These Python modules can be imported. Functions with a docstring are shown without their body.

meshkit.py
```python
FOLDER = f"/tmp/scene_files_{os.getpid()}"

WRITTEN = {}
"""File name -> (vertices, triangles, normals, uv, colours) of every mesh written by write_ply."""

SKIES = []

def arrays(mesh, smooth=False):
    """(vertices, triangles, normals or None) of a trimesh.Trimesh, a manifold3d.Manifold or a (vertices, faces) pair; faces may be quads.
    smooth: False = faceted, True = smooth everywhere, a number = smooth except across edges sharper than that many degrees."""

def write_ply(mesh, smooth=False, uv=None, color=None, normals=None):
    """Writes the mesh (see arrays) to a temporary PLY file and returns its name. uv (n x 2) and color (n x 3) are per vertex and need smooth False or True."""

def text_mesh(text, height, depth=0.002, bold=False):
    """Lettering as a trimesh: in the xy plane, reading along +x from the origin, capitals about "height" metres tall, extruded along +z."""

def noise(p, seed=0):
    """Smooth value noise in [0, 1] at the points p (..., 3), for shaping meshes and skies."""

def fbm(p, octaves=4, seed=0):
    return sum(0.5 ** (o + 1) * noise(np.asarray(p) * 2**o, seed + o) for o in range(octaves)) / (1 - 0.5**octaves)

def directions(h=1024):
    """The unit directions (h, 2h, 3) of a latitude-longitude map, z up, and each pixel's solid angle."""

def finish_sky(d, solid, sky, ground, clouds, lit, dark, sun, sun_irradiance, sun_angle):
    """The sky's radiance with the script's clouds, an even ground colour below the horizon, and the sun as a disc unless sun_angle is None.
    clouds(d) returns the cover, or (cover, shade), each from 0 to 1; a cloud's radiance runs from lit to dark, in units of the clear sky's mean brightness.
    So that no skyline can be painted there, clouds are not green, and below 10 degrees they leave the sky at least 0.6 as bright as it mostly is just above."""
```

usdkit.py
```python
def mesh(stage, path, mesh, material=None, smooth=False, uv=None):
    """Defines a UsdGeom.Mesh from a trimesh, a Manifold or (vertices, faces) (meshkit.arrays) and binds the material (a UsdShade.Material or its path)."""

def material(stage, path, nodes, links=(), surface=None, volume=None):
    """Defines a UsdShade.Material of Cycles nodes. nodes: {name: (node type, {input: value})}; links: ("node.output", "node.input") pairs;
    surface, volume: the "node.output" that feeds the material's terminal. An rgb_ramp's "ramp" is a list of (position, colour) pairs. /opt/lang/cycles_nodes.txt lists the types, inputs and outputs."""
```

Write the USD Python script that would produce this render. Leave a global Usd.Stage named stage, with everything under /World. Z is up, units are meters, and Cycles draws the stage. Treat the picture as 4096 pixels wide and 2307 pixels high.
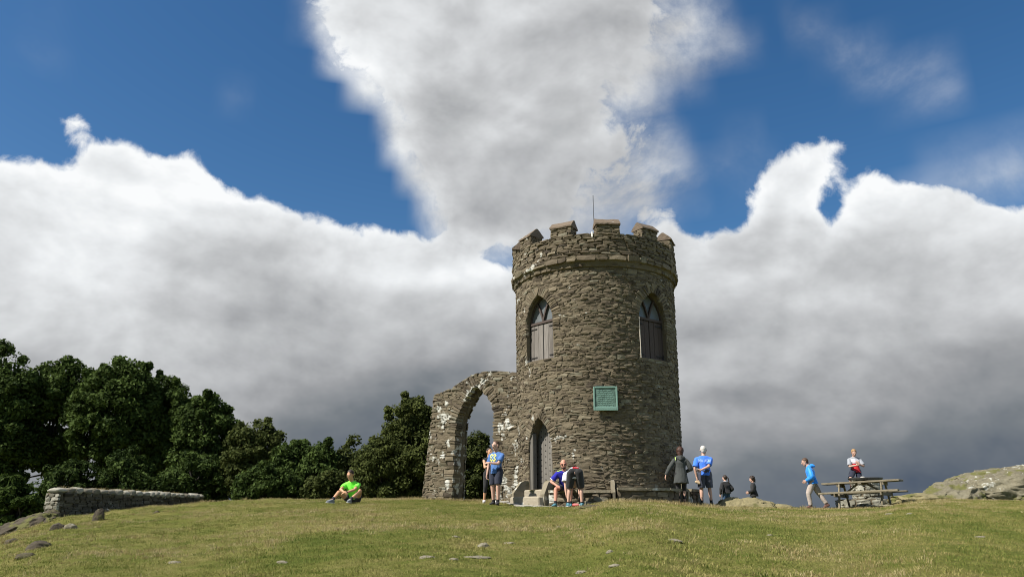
import math, numpy as np, trimesh, usdkit, manifold3d as m3
from pxr import Usd, UsdGeom, UsdLux, UsdShade, Gf, Sdf, Vt
from meshkit import fbm, noise, text_mesh
from shapely.geometry import Polygon, box as sbox, Point
from shapely import affinity, ops
from scipy.interpolate import PchipInterpolator, griddata
from scipy.ndimage import gaussian_filter1d

# ------------------------------------------------------------------ camera, sky, sun
stage = Usd.Stage.CreateInMemory()
UsdGeom.Xform.Define(stage, '/World')
FPX, CX, CY, H0, EYE = 3000.0, 2048.0, 1153.5, 2050.5, 1.65
PITCH = math.atan((H0 - CY) / FPX)
cP, sP = math.cos(PITCH), math.sin(PITCH)
cam = UsdGeom.Camera.Define(stage, '/World/camera')
cam.CreateHorizontalApertureAttr(36.0)
cam.CreateFocalLengthAttr(36.0 * FPX / 4096)
cam.AddTranslateOp().Set((0, 0, EYE))
cam.AddRotateXOp().Set(90 + math.degrees(PITCH))
cam.CreateExposureAttr(1.0)

SUN_EL = math.radians(47)
SUN_H = np.array([-0.90, -0.43]); SUN_H /= np.linalg.norm(SUN_H)
SUN = np.array([*(SUN_H * math.cos(SUN_EL)), math.sin(SUN_EL)])
SUN_INTENSITY, SKY_STRENGTH, EXPOSURE = 1.25, 0.05, 1.0


def ray(px, py):
    u, v = (px - CX) / FPX, -(py - CY) / FPX
    return np.array([u, cP - v * sP, sP + v * cP])


def at(px, py, Y):
    d = ray(px, py)
    return np.array([0, 0, EYE]) + d * (Y / d[1])


def proj(p):
    x, y, z = p[0], p[1], p[2] - EYE
    dep = y * cP + z * sP
    return CX + FPX * x / dep, CY - FPX * (z * cP - y * sP) / dep


def azel(px, py):
    d = ray(px, py)
    return math.degrees(math.atan2(d[0], d[1])), math.degrees(math.atan2(d[2], math.hypot(d[0], d[1])))


# sky: cloud masses (outline as distance fields over azimuth and elevation, edges and relief from noise)
K = 4096 / 2576.0
BANK = [(-700, 330), (-300, 420), (0, 385), (60, 388), (120, 400), (185, 412), (196, 372), (160, 345), (146, 320), (165, 292), (190, 287), (214, 300), (236, 333), (275, 340),
        (300, 336), (335, 355), (375, 385), (425, 385), (462, 376), (492, 402), (520, 440), (570, 468), (612, 497), (650, 485), (690, 505), (735, 532), (800, 545), (860, 550), (920, 572),
        (980, 575), (1040, 566), (1078, 590), (1130, 600), (1190, 603), (1225, 635), (1290, 680), (1340, 690), (1500, 620), (1640, 560), (1700, 548), (1722, 580), (1770, 590), (1825, 570), (1872, 574), (1868, 545),
        (1832, 512), (1880, 475), (1905, 430), (1940, 400), (1985, 366), (2060, 345), (2120, 348), (2156, 385), (2150, 430), (2095, 462), (2078, 498), (2068, 532), (2093, 545), (2120, 526), (2114, 492),
        (2145, 450), (2190, 428), (2240, 440), (2290, 470), (2340, 464), (2400, 474), (2460, 492), (2530, 512), (2580, 520), (2800, 470), (3200, 520), (3200, 2000), (-700, 2000)]
MID = [(560, -420), (700, -200), (770, -60), (790, 10), (800, 45), (776, 58), (800, 100), (830, 165), (872, 195), (905, 240), (942, 258), (968, 300), (965, 335), (985, 385), (1012, 430), (1042, 480), (1066, 520), (1076, 560),
       (1078, 640), (1320, 680), (1500, 600), (1640, 560), (1735, 478), (1715, 420), (1690, 380), (1660, 320), (1640, 260), (1670, 215), (1740, 165), (1840, 108), (1810, 70), (1770, 20), (1800, -200), (1900, -420)]
WISP = [([(1500, -300), (1520, 60), (1560, 220), (1680, 240), (1780, 160), (1890, 110), (1850, 70), (1790, 20), (1820, -300)], 0.45),
        ([(1985, 35), (2010, 100), (2080, 150), (2130, 195), (2190, 235), (2290, 245), (2410, 255), (2400, 170), (2330, 150), (2220, 130), (2120, 90), (2060, 50)], 0.40),
        ([(2270, 480), (2330, 430), (2400, 400), (2480, 390), (2576, 355), (2700, 340), (2700, 520), (2480, 500)], 0.45),
        ([(1770, 420), (1800, 395), (1860, 350), (1900, 345), (1930, 390), (1850, 425), (1900, 470), (1850, 470)], 0.22),
        ([(740, 0), (770, -40), (860, -60), (860, 10), (800, 45), (760, 30)], 0.5), ([(40, 60), (140, 40), (160, 130), (90, 150)], 0.10), ([(575, 215), (600, 210), (610, 240), (585, 240)], 0.15)]
GREY = [  # (x, y, grey of the cloud there) in the traced picture's own units
    (0, 400, 236), (190, 310, 240), (300, 380, 236), (100, 470, 228), (250, 480, 226), (400, 440, 234), (550, 490, 226), (0, 560, 216), (150, 560, 218), (300, 560, 226), (450, 560, 214), (600, 560, 200), (690, 560, 222), (800, 590, 238), (950, 610, 242), (1050, 600, 244), (1200, 640, 238),
    (0, 650, 224), (200, 650, 226), (350, 650, 222), (500, 640, 204), (620, 660, 192), (720, 650, 204), (850, 660, 226), (1000, 670, 232), (1130, 690, 232), (1250, 700, 232),
    (0, 750, 216), (200, 750, 228), (380, 750, 226), (520, 750, 196), (640, 760, 176), (740, 740, 178), (850, 740, 190), (1000, 740, 200), (1130, 770, 190), (1250, 760, 208),
    (0, 850, 204), (200, 840, 214), (400, 860, 210), (550, 860, 184), (700, 850, 164), (850, 850, 164), (1000, 850, 166), (1150, 850, 164), (1280, 850, 180),
    (0, 1000, 180), (300, 960, 188), (500, 960, 182), (700, 960, 158), (850, 960, 146), (1000, 960, 140), (1150, 950, 146), (1280, 930, 156), (1200, 1060, 104), (700, 1050, 128), (850, 1060, 114), (1000, 1050, 98), (1050, 1100, 92), (900, 1100, 118), (750, 1120, 130), (600, 1150, 130), (1200, 1150, 88), (0, 1200, 140), (400, 1200, 120), (900, 1200, 88), (1200, 1250, 74),
    (850, 60, 222), (950, 110, 226), (1100, 60, 212), (1250, 60, 204), (1400, 60, 205), (1550, 60, 190), (1700, 100, 160), (900, 180, 214), (1050, 200, 202), (1200, 200, 204), (1350, 200, 200), (1500, 180, 190), (1600, 200, 165), (1020, 300, 200), (1120, 300, 184), (1250, 300, 196), (1400, 300, 194), (1550, 300, 188), (1640, 350, 176),
    (1060, 420, 188), (1150, 420, 170), (1300, 420, 178), (1450, 420, 178), (1600, 420, 172), (1700, 450, 160), (1100, 520, 176), (1220, 520, 168), (1350, 520, 172), (1500, 500, 160), (1620, 520, 158), (1150, 580, 184), (1300, 600, 176),
    (2050, 380, 228), (1980, 450, 238), (1930, 520, 236), (2100, 390, 224), (2200, 480, 232), (2160, 520, 234), (2300, 510, 238), (2450, 540, 236), (2560, 580, 226), (1900, 590, 224), (2000, 600, 226), (2150, 590, 206), (2300, 600, 212), (2450, 620, 218),
    (1720, 620, 214), (1800, 650, 208), (1900, 680, 204), (2050, 660, 200), (2190, 650, 180), (2240, 690, 160), (2320, 700, 178), (2420, 700, 202), (2560, 700, 204), (1750, 760, 198), (1900, 770, 200), (2050, 760, 204), (2160, 770, 222), (2280, 800, 198), (2420, 790, 190), (2560, 800, 190),
    (1740, 850, 184), (1850, 850, 184), (2000, 850, 180), (2150, 850, 184), (2300, 860, 176), (2500, 860, 164), (1750, 930, 172), (1900, 920, 162), (2000, 930, 156), (2150, 940, 150), (2300, 950, 148), (2500, 950, 134),
    (1740, 1000, 186), (1850, 1010, 162), (1950, 1000, 178), (2080, 1010, 178), (2200, 1000, 150), (2350, 1020, 136), (2550, 1020, 122), (1760, 1070, 176), (1880, 1060, 136), (2000, 1060, 152), (2120, 1060, 150), (2300, 1080, 122), (2550, 1080, 108),
    (1760, 1130, 150), (1900, 1120, 126), (2050, 1120, 126), (2200, 1110, 118), (2330, 1130, 120), (2560, 1130, 108), (1760, 1190, 124), (1900, 1180, 108), (2050, 1180, 98), (2200, 1180, 82), (2350, 1180, 74), (2560, 1160, 96), (1800, 1250, 108), (2000, 1250, 96), (2300, 1240, 78), (2560, 1250, 74),
    (1400, 700, 196), (1400, 900, 170), (1550, 700, 200), (1550, 900, 175), (1400, 1100, 130), (1550, 1100, 140), (-300, 700, 212), (-300, 1000, 180), (-300, 450, 226), (2900, 700, 196), (2900, 1000, 126), (2900, 1250, 80), (-300, 1300, 130), (800, -300, 205), (1400, -300, 195)]
AZ0, AZ1, EL0, EL1, NEL = -45.0, 45.0, -1.0, 43.0, 23


def sky_tables():
    az = np.linspace(AZ0, AZ1, 181)
    els = np.linspace(EL0, EL1, NEL)
    A, E = np.meshgrid(np.radians(az), np.radians(els))
    x, y, z = np.sin(A) * np.cos(E), np.cos(A) * np.cos(E), np.sin(E)
    dep, up = y * cP + z * sP, z * cP - y * sP
    PX, PY = (CX + FPX * x / dep) / K, (CY - FPX * up / dep) / K
    pts = np.stack([PX.ravel(), PY.ravel()], 1)
    import shapely
    sp = shapely.points(pts)

    def sdf(poly):
        g = Polygon(poly).buffer(0)
        d = shapely.distance(sp, g.boundary)
        return np.where(shapely.contains(g, sp), d, -d).reshape(PX.shape)
    main = np.maximum(sdf(BANK), np.interp(PX, [1150, 1560], [0.6, 0.30]) * (sdf(MID) - np.interp(PX, [800, 1100, 1300, 1550], [4, 10, 30, 60])))
    w = 0.95 * np.clip(0.5 + sdf(MID) / np.interp(PX, [1000, 1500], [50, 130]), 0, 1)
    for poly, a in WISP:
        w = np.maximum(w, a * np.clip(0.35 + sdf(poly) / 120, 0, 1))
    gp = np.array([g[:2] for g in GREY], float); gv = np.array([g[2] + 8 * (88 < g[2] < 190) + 7 * min(max((g[2] - 190) / 20, 0), 1) for g in GREY], float)
    grey = griddata(gp, gv, pts, 'linear')
    near = griddata(gp, gv, pts, 'nearest')
    grey = np.where(np.isnan(grey), near, grey).reshape(PX.shape)
    from scipy.ndimage import gaussian_filter
    grey = gaussian_filter(grey, (0.7, 4.0), mode='nearest')
    return np.clip(0.5 + main / 400, 0, 1), np.clip(grey / 255, 0, 1), w


def sky_material():
    sd, gr, wi = sky_tables()
    n = {"s": ("sky_texture", {"sky_type": "single_scattering", "sun_disc": False, "sun_elevation": SUN_EL, "sun_rotation": math.atan2(SUN[0], SUN[1]), "air_density": 1.0, "aerosol_density": 0.6, "ozone_density": 2.0}),
         "hs": ("hsv", {"saturation": 1.30, "value": 1.08, "hue": 0.5}), "tc": ("texture_coordinate", {}), "xyz": ("separate_xyz", {}),
         "at": ("math", {"math_type": "arctan2"}), "pp": ("math", {"math_type": "add", "value2": math.radians(-AZ0)}), "pq": ("math", {"math_type": "pingpong", "value2": math.radians(AZ1 - AZ0)}),
         "az": ("map_range", {"from_min": 0, "from_max": math.radians(AZ1 - AZ0), "to_min": 0, "to_max": 1}),
         "el": ("math", {"math_type": "arcsine"}), "eln": ("map_range", {"from_min": math.radians(EL0), "from_max": math.radians(EL1), "to_min": 0, "to_max": NEL - 1, "clamp": True})}
    l = [("s.color", "hs.color"), ("tc.generated", "xyz.vector"), ("xyz.x", "at.value1"), ("xyz.y", "at.value2"), ("at.value", "pp.value1"), ("pp.value", "pq.value1"), ("pq.value", "az.value"), ("xyz.z", "el.value1"), ("el.value", "eln.value")]
    prev = None
    for k in range(NEL):
        pos = np.linspace(0, 1, sd.shape[1])
        n[f"r{k}"] = ("rgb_ramp", {"ramp": [(p, (a, b, c)) for p, a, b, c in zip(pos, sd[k], gr[k], wi[k])]})
        l.append(("az.result", f"r{k}.fac"))
        if prev is None:
            prev = "r0.color"
        else:
            n[f"w{k}"] = ("map_range", {"from_min": k - 1, "from_max": k, "to_min": 0, "to_max": 1, "clamp": True})
            n[f"m{k}"] = ("mix", {})
            l += [("eln.result", f"w{k}.value"), (f"w{k}.result", f"m{k}.fac"), (prev, f"m{k}.color1"), (f"r{k}.color", f"m{k}.color2")]
            prev = f"m{k}.color"
    # edge noise: a coarse and a fine one; relief noise: difference of two samples along the sun's direction
    off = SUN * 0.028
    n |= {"tab": ("separate_color", {"color_type": "rgb"}),
          "n1": ("noise_texture", {"scale": 7.0, "detail": 9.0, "roughness": 0.62, "distortion": 0.25}), "n2": ("noise_texture", {"scale": 26.0, "detail": 6.0, "roughness": 0.60, "distortion": 0.5}),
          "e1": ("math", {"math_type": "multiply_add", "value2": 0.26, "value3": -0.13}), "e2": ("math", {"math_type": "multiply_add", "value2": 0.16, "value3": -0.08}),
          "a1": ("math", {"math_type": "add"}), "a2": ("math", {"math_type": "add"}),
          "ab": ("math", {"math_type": "absolute"}), "fa": ("map_range", {"range_type": "smoothstep", "from_min": math.radians(40), "from_max": math.radians(64), "to_min": 0, "to_max": 1.0, "clamp": True}),
          "fe": ("map_range", {"range_type": "smoothstep", "from_min": math.radians(41), "from_max": math.radians(58), "to_min": 0, "to_max": 0.9, "clamp": True}), "fm": ("math", {"math_type": "maximum"}), "a0": ("mix_float", {"b": 0.34}),
          "cov": ("map_range", {"range_type": "smoothstep", "from_min": 0.480, "from_max": 0.545, "to_min": 0, "to_max": 1, "clamp": True}),
          "n5": ("noise_texture", {"scale": 6.5, "detail": 9.0, "roughness": 0.62, "distortion": 0.25}), "wn": ("map_range", {"range_type": "smoothstep", "from_min": 0.34, "from_max": 0.66, "to_min": 0.22, "to_max": 1.2, "clamp": True}), "ww": ("math", {"math_type": "multiply"}),
          "cm": ("math", {"math_type": "maximum", "use_clamp": True}),
          "flat": ("mapping", {"scale": (1.0, 1.0, 1.45)}), "mo": ("mapping", {"location": (off[0], off[1], off[2] * 1.45), "scale": (1.0, 1.0, 1.45)}), "n3": ("noise_texture", {"scale": 5.0, "detail": 6.0, "roughness": 0.50, "distortion": 0.1}), "n4": ("noise_texture", {"scale": 5.0, "detail": 6.0, "roughness": 0.50, "distortion": 0.1}),
          "df": ("math", {"math_type": "subtract"}), "ra": ("map_range", {"from_min": 0.35, "from_max": 0.85, "to_min": 0.40, "to_max": 0.80, "clamp": True}), "rel": ("math", {"math_type": "multiply"}), "b0": ("math", {"math_type": "add"}),
          "bn": ("math", {"math_type": "multiply_add", "value2": 0.10, "value3": -0.05}), "b1": ("math", {"math_type": "add"}),
          "edge": ("map_range", {"range_type": "smoothstep", "from_min": 0.49, "from_max": 0.66, "to_min": 0.085, "to_max": 0.0, "clamp": True}), "b2": ("math", {"math_type": "add", "use_clamp": True}),
          "col": ("rgb_ramp", {"ramp": [(g / 255, tuple(CLOUD * (c / 255) ** 2.2 for c in rgb)) for g, rgb in [(0, (20, 30, 50)), (70, (58, 76, 104)), (90, (88, 98, 112)), (125, (119, 125, 131)), (160, (156, 158, 161)), (200, (197, 199, 201)), (240, (236, 239, 241)), (255, (250, 252, 253))]]}),
          "mx": ("mix", {}), "b": ("background_shader", {"strength": SKY_STRENGTH})}
    l += [(prev, "tab.color"), ("tc.generated", "n1.vector"), ("tc.generated", "n2.vector"), ("n1.fac", "e1.value1"), ("n2.fac", "e2.value1"), ("at.value", "ab.value1"), ("ab.value", "fa.value"), ("el.value", "fe.value"), ("fa.result", "fm.value1"), ("fe.result", "fm.value2"), ("tab.r", "a0.a"), ("fm.value", "a0.fac"), ("a0.result", "a1.value1"), ("e1.value", "a1.value2"), ("a1.value", "a2.value1"), ("e2.value", "a2.value2"),
          ("a2.value", "cov.value"), ("tc.generated", "n5.vector"), ("n5.fac", "wn.value"), ("wn.result", "ww.value1"), ("tab.b", "ww.value2"), ("cov.result", "cm.value1"), ("ww.value", "cm.value2"),
          ("tc.generated", "mo.vector"), ("tc.generated", "flat.vector"), ("flat.vector", "n3.vector"), ("mo.vector", "n4.vector"), ("n3.fac", "df.value1"), ("n4.fac", "df.value2"), ("tab.g", "ra.value"), ("ra.result", "rel.value2"), ("df.value", "rel.value1"), ("tab.g", "b0.value1"), ("rel.value", "b0.value2"),
          ("n1.fac", "bn.value1"), ("b0.value", "b1.value1"), ("bn.value", "b1.value2"), ("a2.value", "edge.value"), ("b1.value", "b2.value1"), ("edge.result", "b2.value2"), ("b2.value", "col.fac"),
          ("hs.color", "mx.color1"), ("col.color", "mx.color2"), ("cm.value", "mx.fac"), ("mx.color", "b.color")]
    return usdkit.material(stage, '/World/Looks/sky', n, l, surface="b.background")


CLOUD = 1.0 / (SKY_STRENGTH * 2 ** EXPOSURE)
dome = UsdLux.DomeLight.Define(stage, '/World/sky')
UsdShade.MaterialBindingAPI.Apply(dome.GetPrim()).Bind(sky_material())
dome.GetPrim().SetCustomDataByKey('kind', 'structure')
sun = UsdLux.DistantLight.Define(stage, '/World/sun')
sun.CreateIntensityAttr(SUN_INTENSITY); sun.CreateAngleAttr(0.5); sun.CreateNormalizeAttr(True); sun.CreateColorAttr((1.0, 0.95, 0.87))
sun.AddOrientOp().Set(Gf.Quatf(Gf.Rotation(Gf.Vec3d(0, 0, 1), Gf.Vec3d(*map(float, SUN))).GetQuat()))

# ------------------------------------------------------------------ helpers
RNG = np.random.default_rng(7)
_used = {}


def numbered(parent, name):
    k = _used.get((parent, name), 0)
    _used[(parent, name)] = k + 1
    return f"{parent}/{name}" if k == 0 else f"{parent}/{name}_{k:03d}"


def tag(p, label=None, cat=None, group=None, kind=None):
    for k, v in (('label', label), ('category', cat), ('group', group), ('kind', kind)):
        if v:
            p.SetCustomDataByKey(k, v)
    return p


def thing(name, label, cat, loc=(0, 0, 0), group=None):
    x = UsdGeom.Xform.Define(stage, numbered('/World', name))
    x.AddTranslateOp().Set(tuple(map(float, loc)))
    tag(x.GetPrim(), label, cat, group)
    x.GetPrim().SetCustomDataByKey
    return (str(x.GetPath()), np.array(loc, float))


def obj(name, mesh, mat, parent=None, smooth=False, tone=None, label=None, kind=None, cat=None, group=None):
    """One Mesh prim; parent is a thing (path, origin) or a path string with origin; mesh is in world coordinates."""
    if parent is None:
        path, org = '/World', np.zeros(3)
    else:
        path, org = parent
    if hasattr(mesh, 'to_mesh'):
        mm = mesh.to_mesh(); mesh = trimesh.Trimesh(mm.vert_properties[:, :3], mm.tri_verts, process=False)
    if isinstance(mesh, tuple):
        mesh = trimesh.Trimesh(np.asarray(mesh[0], float), np.asarray(mesh[1], int), process=False)
    mesh = trimesh.Trimesh(mesh.vertices - org, mesh.faces, process=False)
    p = numbered(path, name)
    g = usdkit.mesh(stage, p, mesh, mat, smooth=smooth)
    if tone is not None:
        t = np.asarray(tone, np.float32)
        if t.ndim == 0:
            UsdGeom.PrimvarsAPI(g).CreatePrimvar('tone', Sdf.ValueTypeNames.FloatArray, 'constant').Set(Vt.FloatArray([float(t)]))
            tag(g.GetPrim(), label, cat, group, kind)
            return (p, org)
        UsdGeom.PrimvarsAPI(g).CreatePrimvar('tone', Sdf.ValueTypeNames.FloatArray, 'vertex').Set(Vt.FloatArray.FromNumpy(np.broadcast_to(t, (len(mesh.vertices),)).astype(np.float32).copy()))
    tag(g.GetPrim(), label, cat, group, kind)
    return (p, org)


def cat_mesh(parts):
    v, f, o = [], [], 0
    for a, b in parts:
        v.append(a); f.append(np.asarray(b) + o); o += len(a)
    return np.vstack(v), np.vstack(f)


def M(name, nodes, links, surface='p.BSDF'):
    return usdkit.material(stage, '/World/Looks/' + name, nodes, links, surface=surface)


def plain(name, col, rough=0.8, bump=0.0, scale=40.0, var=0.25, **kw):
    c = np.array(col)
    n = {"g": ("texture_coordinate", {}), "nz": ("noise_texture", {"scale": scale, "detail": 4.0}), "r": ("rgb_ramp", {"ramp": [(0.25, tuple(c * (1 - var))), (0.75, tuple(np.minimum(c * (1 + var), 0.95)))]}),
         "p": ("principled_bsdf", {"roughness": rough, "specular_ior_level": 0.3, **kw})}
    l = [("g.object", "nz.vector"), ("nz.fac", "r.fac"), ("r.color", "p.base_color")]
    if bump:
        n["b"] = ("bump", {"distance": bump, "strength": 1.0}); l += [("nz.fac", "b.height"), ("b.normal", "p.normal")]
    return M(name, n, l)


def rock_mat(name, ramp, lichen_bias=0.0, lichen_x=None, tone=True, scale=1.0, moss=0.0, lich_col=(0.54, 0.54, 0.49)):
    """Weathered slate and granite: tone per stone, mottling, pale lichen spots, fine relief."""
    n = {"geo": ("geometry", {}), "at": ("attribute", {"attribute": "tone"}),
         "n1": ("noise_texture", {"scale": 9.0 * scale, "detail": 6.0, "roughness": 0.65}), "n2": ("noise_texture", {"scale": 0.9 * scale, "detail": 3.0}),
         "n3": ("noise_texture", {"scale": 60.0 * scale, "detail": 4.0, "roughness": 0.7}),
         "t1": ("math", {"math_type": "multiply_add", "value2": 0.40, "value3": -0.20}), "t2": ("math", {"math_type": "add"}),
         "t3": ("math", {"math_type": "multiply_add", "value2": 0.30, "value3": -0.15}), "t4": ("math", {"math_type": "add", "use_clamp": True}),
         "ramp": ("rgb_ramp", {"ramp": ramp}),
         "lv": ("noise_texture", {"scale": 3.0 * scale, "detail": 3.5, "roughness": 0.62}), "lw": ("noise_texture", {"scale": 0.75, "detail": 1.0}),
         "ls": ("math", {"math_type": "multiply_add", "value2": 0.42, "value3": -0.21}), "la": ("math", {"math_type": "add"}), "lb": ("math", {"math_type": "add", "value2": lichen_bias}),
         "lm": ("map_range", {"range_type": "smoothstep", "from_min": 0.585, "from_max": 0.66, "to_min": 0, "to_max": 0.82, "clamp": True}),
         "lc": ("rgb_ramp", {"ramp": [(0.3, tuple(0.72 * c for c in lich_col)), (0.7, lich_col)]}),
         "mx": ("mix", {}), "bs": ("math", {"math_type": "multiply_add", "value2": 0.35}), "bp": ("bump", {"strength": 0.9, "distance": 0.02}), "p": ("principled_bsdf", {"roughness": 0.95, "specular_ior_level": 0.15})}
    l = [("geo.position", f"{k}.vector") for k in ("n1", "n2", "n3", "lv", "lw")]
    l += [("n1.fac", "t1.value1"), ("t1.value", "t2.value1"), ("n2.fac", "t3.value1"), ("t2.value", "t4.value1"), ("t3.value", "t4.value2"), ("t4.value", "ramp.fac"),
          ("lw.fac", "ls.value1"), ("lv.fac", "la.value1"), ("ls.value", "la.value2"), ("la.value", "lb.value1"), ("lb.value", "lm.value"), ("n1.fac", "lc.fac"),
          ("ramp.color", "mx.color1"), ("lc.color", "mx.color2"), ("lm.result", "mx.fac"), ("n3.fac", "bs.value1"), ("n1.fac", "bs.value3"), ("bs.value", "bp.height"), ("bp.normal", "p.normal")]
    if tone:
        l.append(("at.fac", "t2.value2"))
    else:
        n["t2"][1]["value2"] = 0.5
    if lichen_x:
        n["sx"] = ("separate_xyz", {}); n["lx"] = ("map_range", {"from_min": lichen_x[0], "from_max": lichen_x[1], "to_min": lichen_x[2], "to_max": lichen_x[3], "clamp": True}); n["ly"] = ("math", {"math_type": "add"})
        n["lz"] = ("map_range", {"from_min": 1.5, "from_max": 5.5, "to_min": 0.03, "to_max": -0.03, "clamp": True}); n["lzz"] = ("math", {"math_type": "add"})
        l.remove(("lb.value", "lm.value")); l += [("geo.position", "sx.vector"), ("sx.x", "lx.value"), ("lb.value", "ly.value1"), ("lx.result", "ly.value2"), ("sx.z", "lz.value"), ("ly.value", "lzz.value1"), ("lz.result", "lzz.value2"), ("lzz.value", "lm.value")]
    last = "mx.color"
    if moss:
        n |= {"ms": ("noise_texture", {"scale": 2.2, "detail": 4.0}), "mm": ("map_range", {"range_type": "smoothstep", "from_min": 0.62 - moss, "from_max": 0.72 - moss, "clamp": True}), "mo": ("mix", {"color2": (0.085, 0.085, 0.030)})}
        l += [("geo.position", "ms.vector"), ("ms.fac", "mm.value"), ("mm.result", "mo.fac"), (last, "mo.color1")]
        last = "mo.color"
    l.append((last, "p.base_color"))
    return M(name, n, l)


# ------------------------------------------------------------------ ground
_cr = np.array([(-1500, 2420, 20), (-600, 2260, 22), (0, 2150, 24), (120, 2105, 25), (227, 2072, 26), (400, 2046, 29), (560, 2026, 31), (814, 2001, 34), (1100, 1990, 32), (1400, 1986, 30), (1700, 1987, 29), (1950, 1993, 30), (2320, 1996, 30), (2430, 1995, 23.0),
                (2600, 1996, 22.0), (2700, 2004, 23.0), (2760, 2012, 24.5), (2850, 2017, 25), (3000, 2018, 24.5), (3240, 2026, 25), (3500, 2021, 25), (3650, 1994, 25), (3800, 1986, 26), (4096, 1990, 27), (4700, 1980, 27), (6000, 1980, 27)], float)
_px = np.linspace(-1500, 6000, 1501)
_cpy = gaussian_filter1d(np.interp(_px, _cr[:, 0], _cr[:, 1] + 10), 5)
_cY = gaussian_filter1d(np.interp(_px, _cr[:, 0], _cr[:, 2]), 8)
_v = -(_cpy - CY) / FPX
_cz = _cY * (sP + _v * cP) / (cP - _v * sP)


def ground(x, Y, detail=True):
    x, Y = np.asarray(x, float), np.asarray(Y, float)
    px = CX + FPX * (x / np.maximum(Y, 5.0)) / cP
    zc, yc = np.interp(px, _px, _cz), np.interp(px, _px, _cY)
    t = Y / yc
    z = zc * t - 1.65 * (1 - t) ** 2
    z = np.where(Y < 5, (zc * 5 / yc - 1.65 * (1 - 5 / yc) ** 2) + (Y - 5) * 0.16, z)
    z = np.where(t > 1.0, zc * t - 1.65 * (1 - t) ** 2, z)
    z = np.where(t > 3, zc * 3 - 1.65 * 4 - (Y - 3 * yc) * 0.30, z)
    lim = -70.0
    z = np.where(z < lim + 20, lim + 20 * np.exp(np.minimum((z - lim - 20) / 20, 0)), z)
    if detail:
        p = np.stack([x, Y, 0 * x], -1)
        left = np.clip((-x - 3) / 8, 0, 1) * np.clip((Y - 12) / 6, 0, 1)
        near = np.exp(-np.maximum(np.hypot(x, Y - 20) - 25, 0) / 10)
        z = z + near * ((fbm(p * 0.55, 3, 3) - 0.5) * (0.10 + 0.10 * left) + (fbm(p * 2.3, 3, 5) - 0.5) * (0.05 + 0.13 * left))
    return z + EYE


def gz(x, Y):
    return float(ground(np.array([x]), np.array([Y]))[0])


_xs = np.concatenate([-np.geomspace(6000, 24, 26), np.arange(-23.5, 23.51, 0.13), np.geomspace(24, 6000, 26)])
_ys = np.concatenate([-np.geomspace(6000, 8, 22), np.linspace(-6, 5.5, 14), np.arange(6, 36.01, 0.13), np.geomspace(37, 7000, 34)])
GX, GY = np.meshgrid(_xs, _ys)
_gv = np.stack([GX, GY, ground(GX, GY)], -1).reshape(-1, 3)
_i = np.arange(len(_ys) - 1)[:, None] * len(_xs) + np.arange(len(_xs) - 1)[None]
_gf = np.stack([_i, _i + 1, _i + 1 + len(_xs), _i + len(_xs)], -1).reshape(-1, 4)
_gf = np.vstack([_gf[:, [0, 1, 2]], _gf[:, [0, 2, 3]]])
GRASS_RAMP = [(0.28, (0.090, 0.122, 0.022)), (0.45, (0.150, 0.162, 0.038)), (0.60, (0.220, 0.205, 0.066)), (0.75, (0.280, 0.235, 0.098))]


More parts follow.
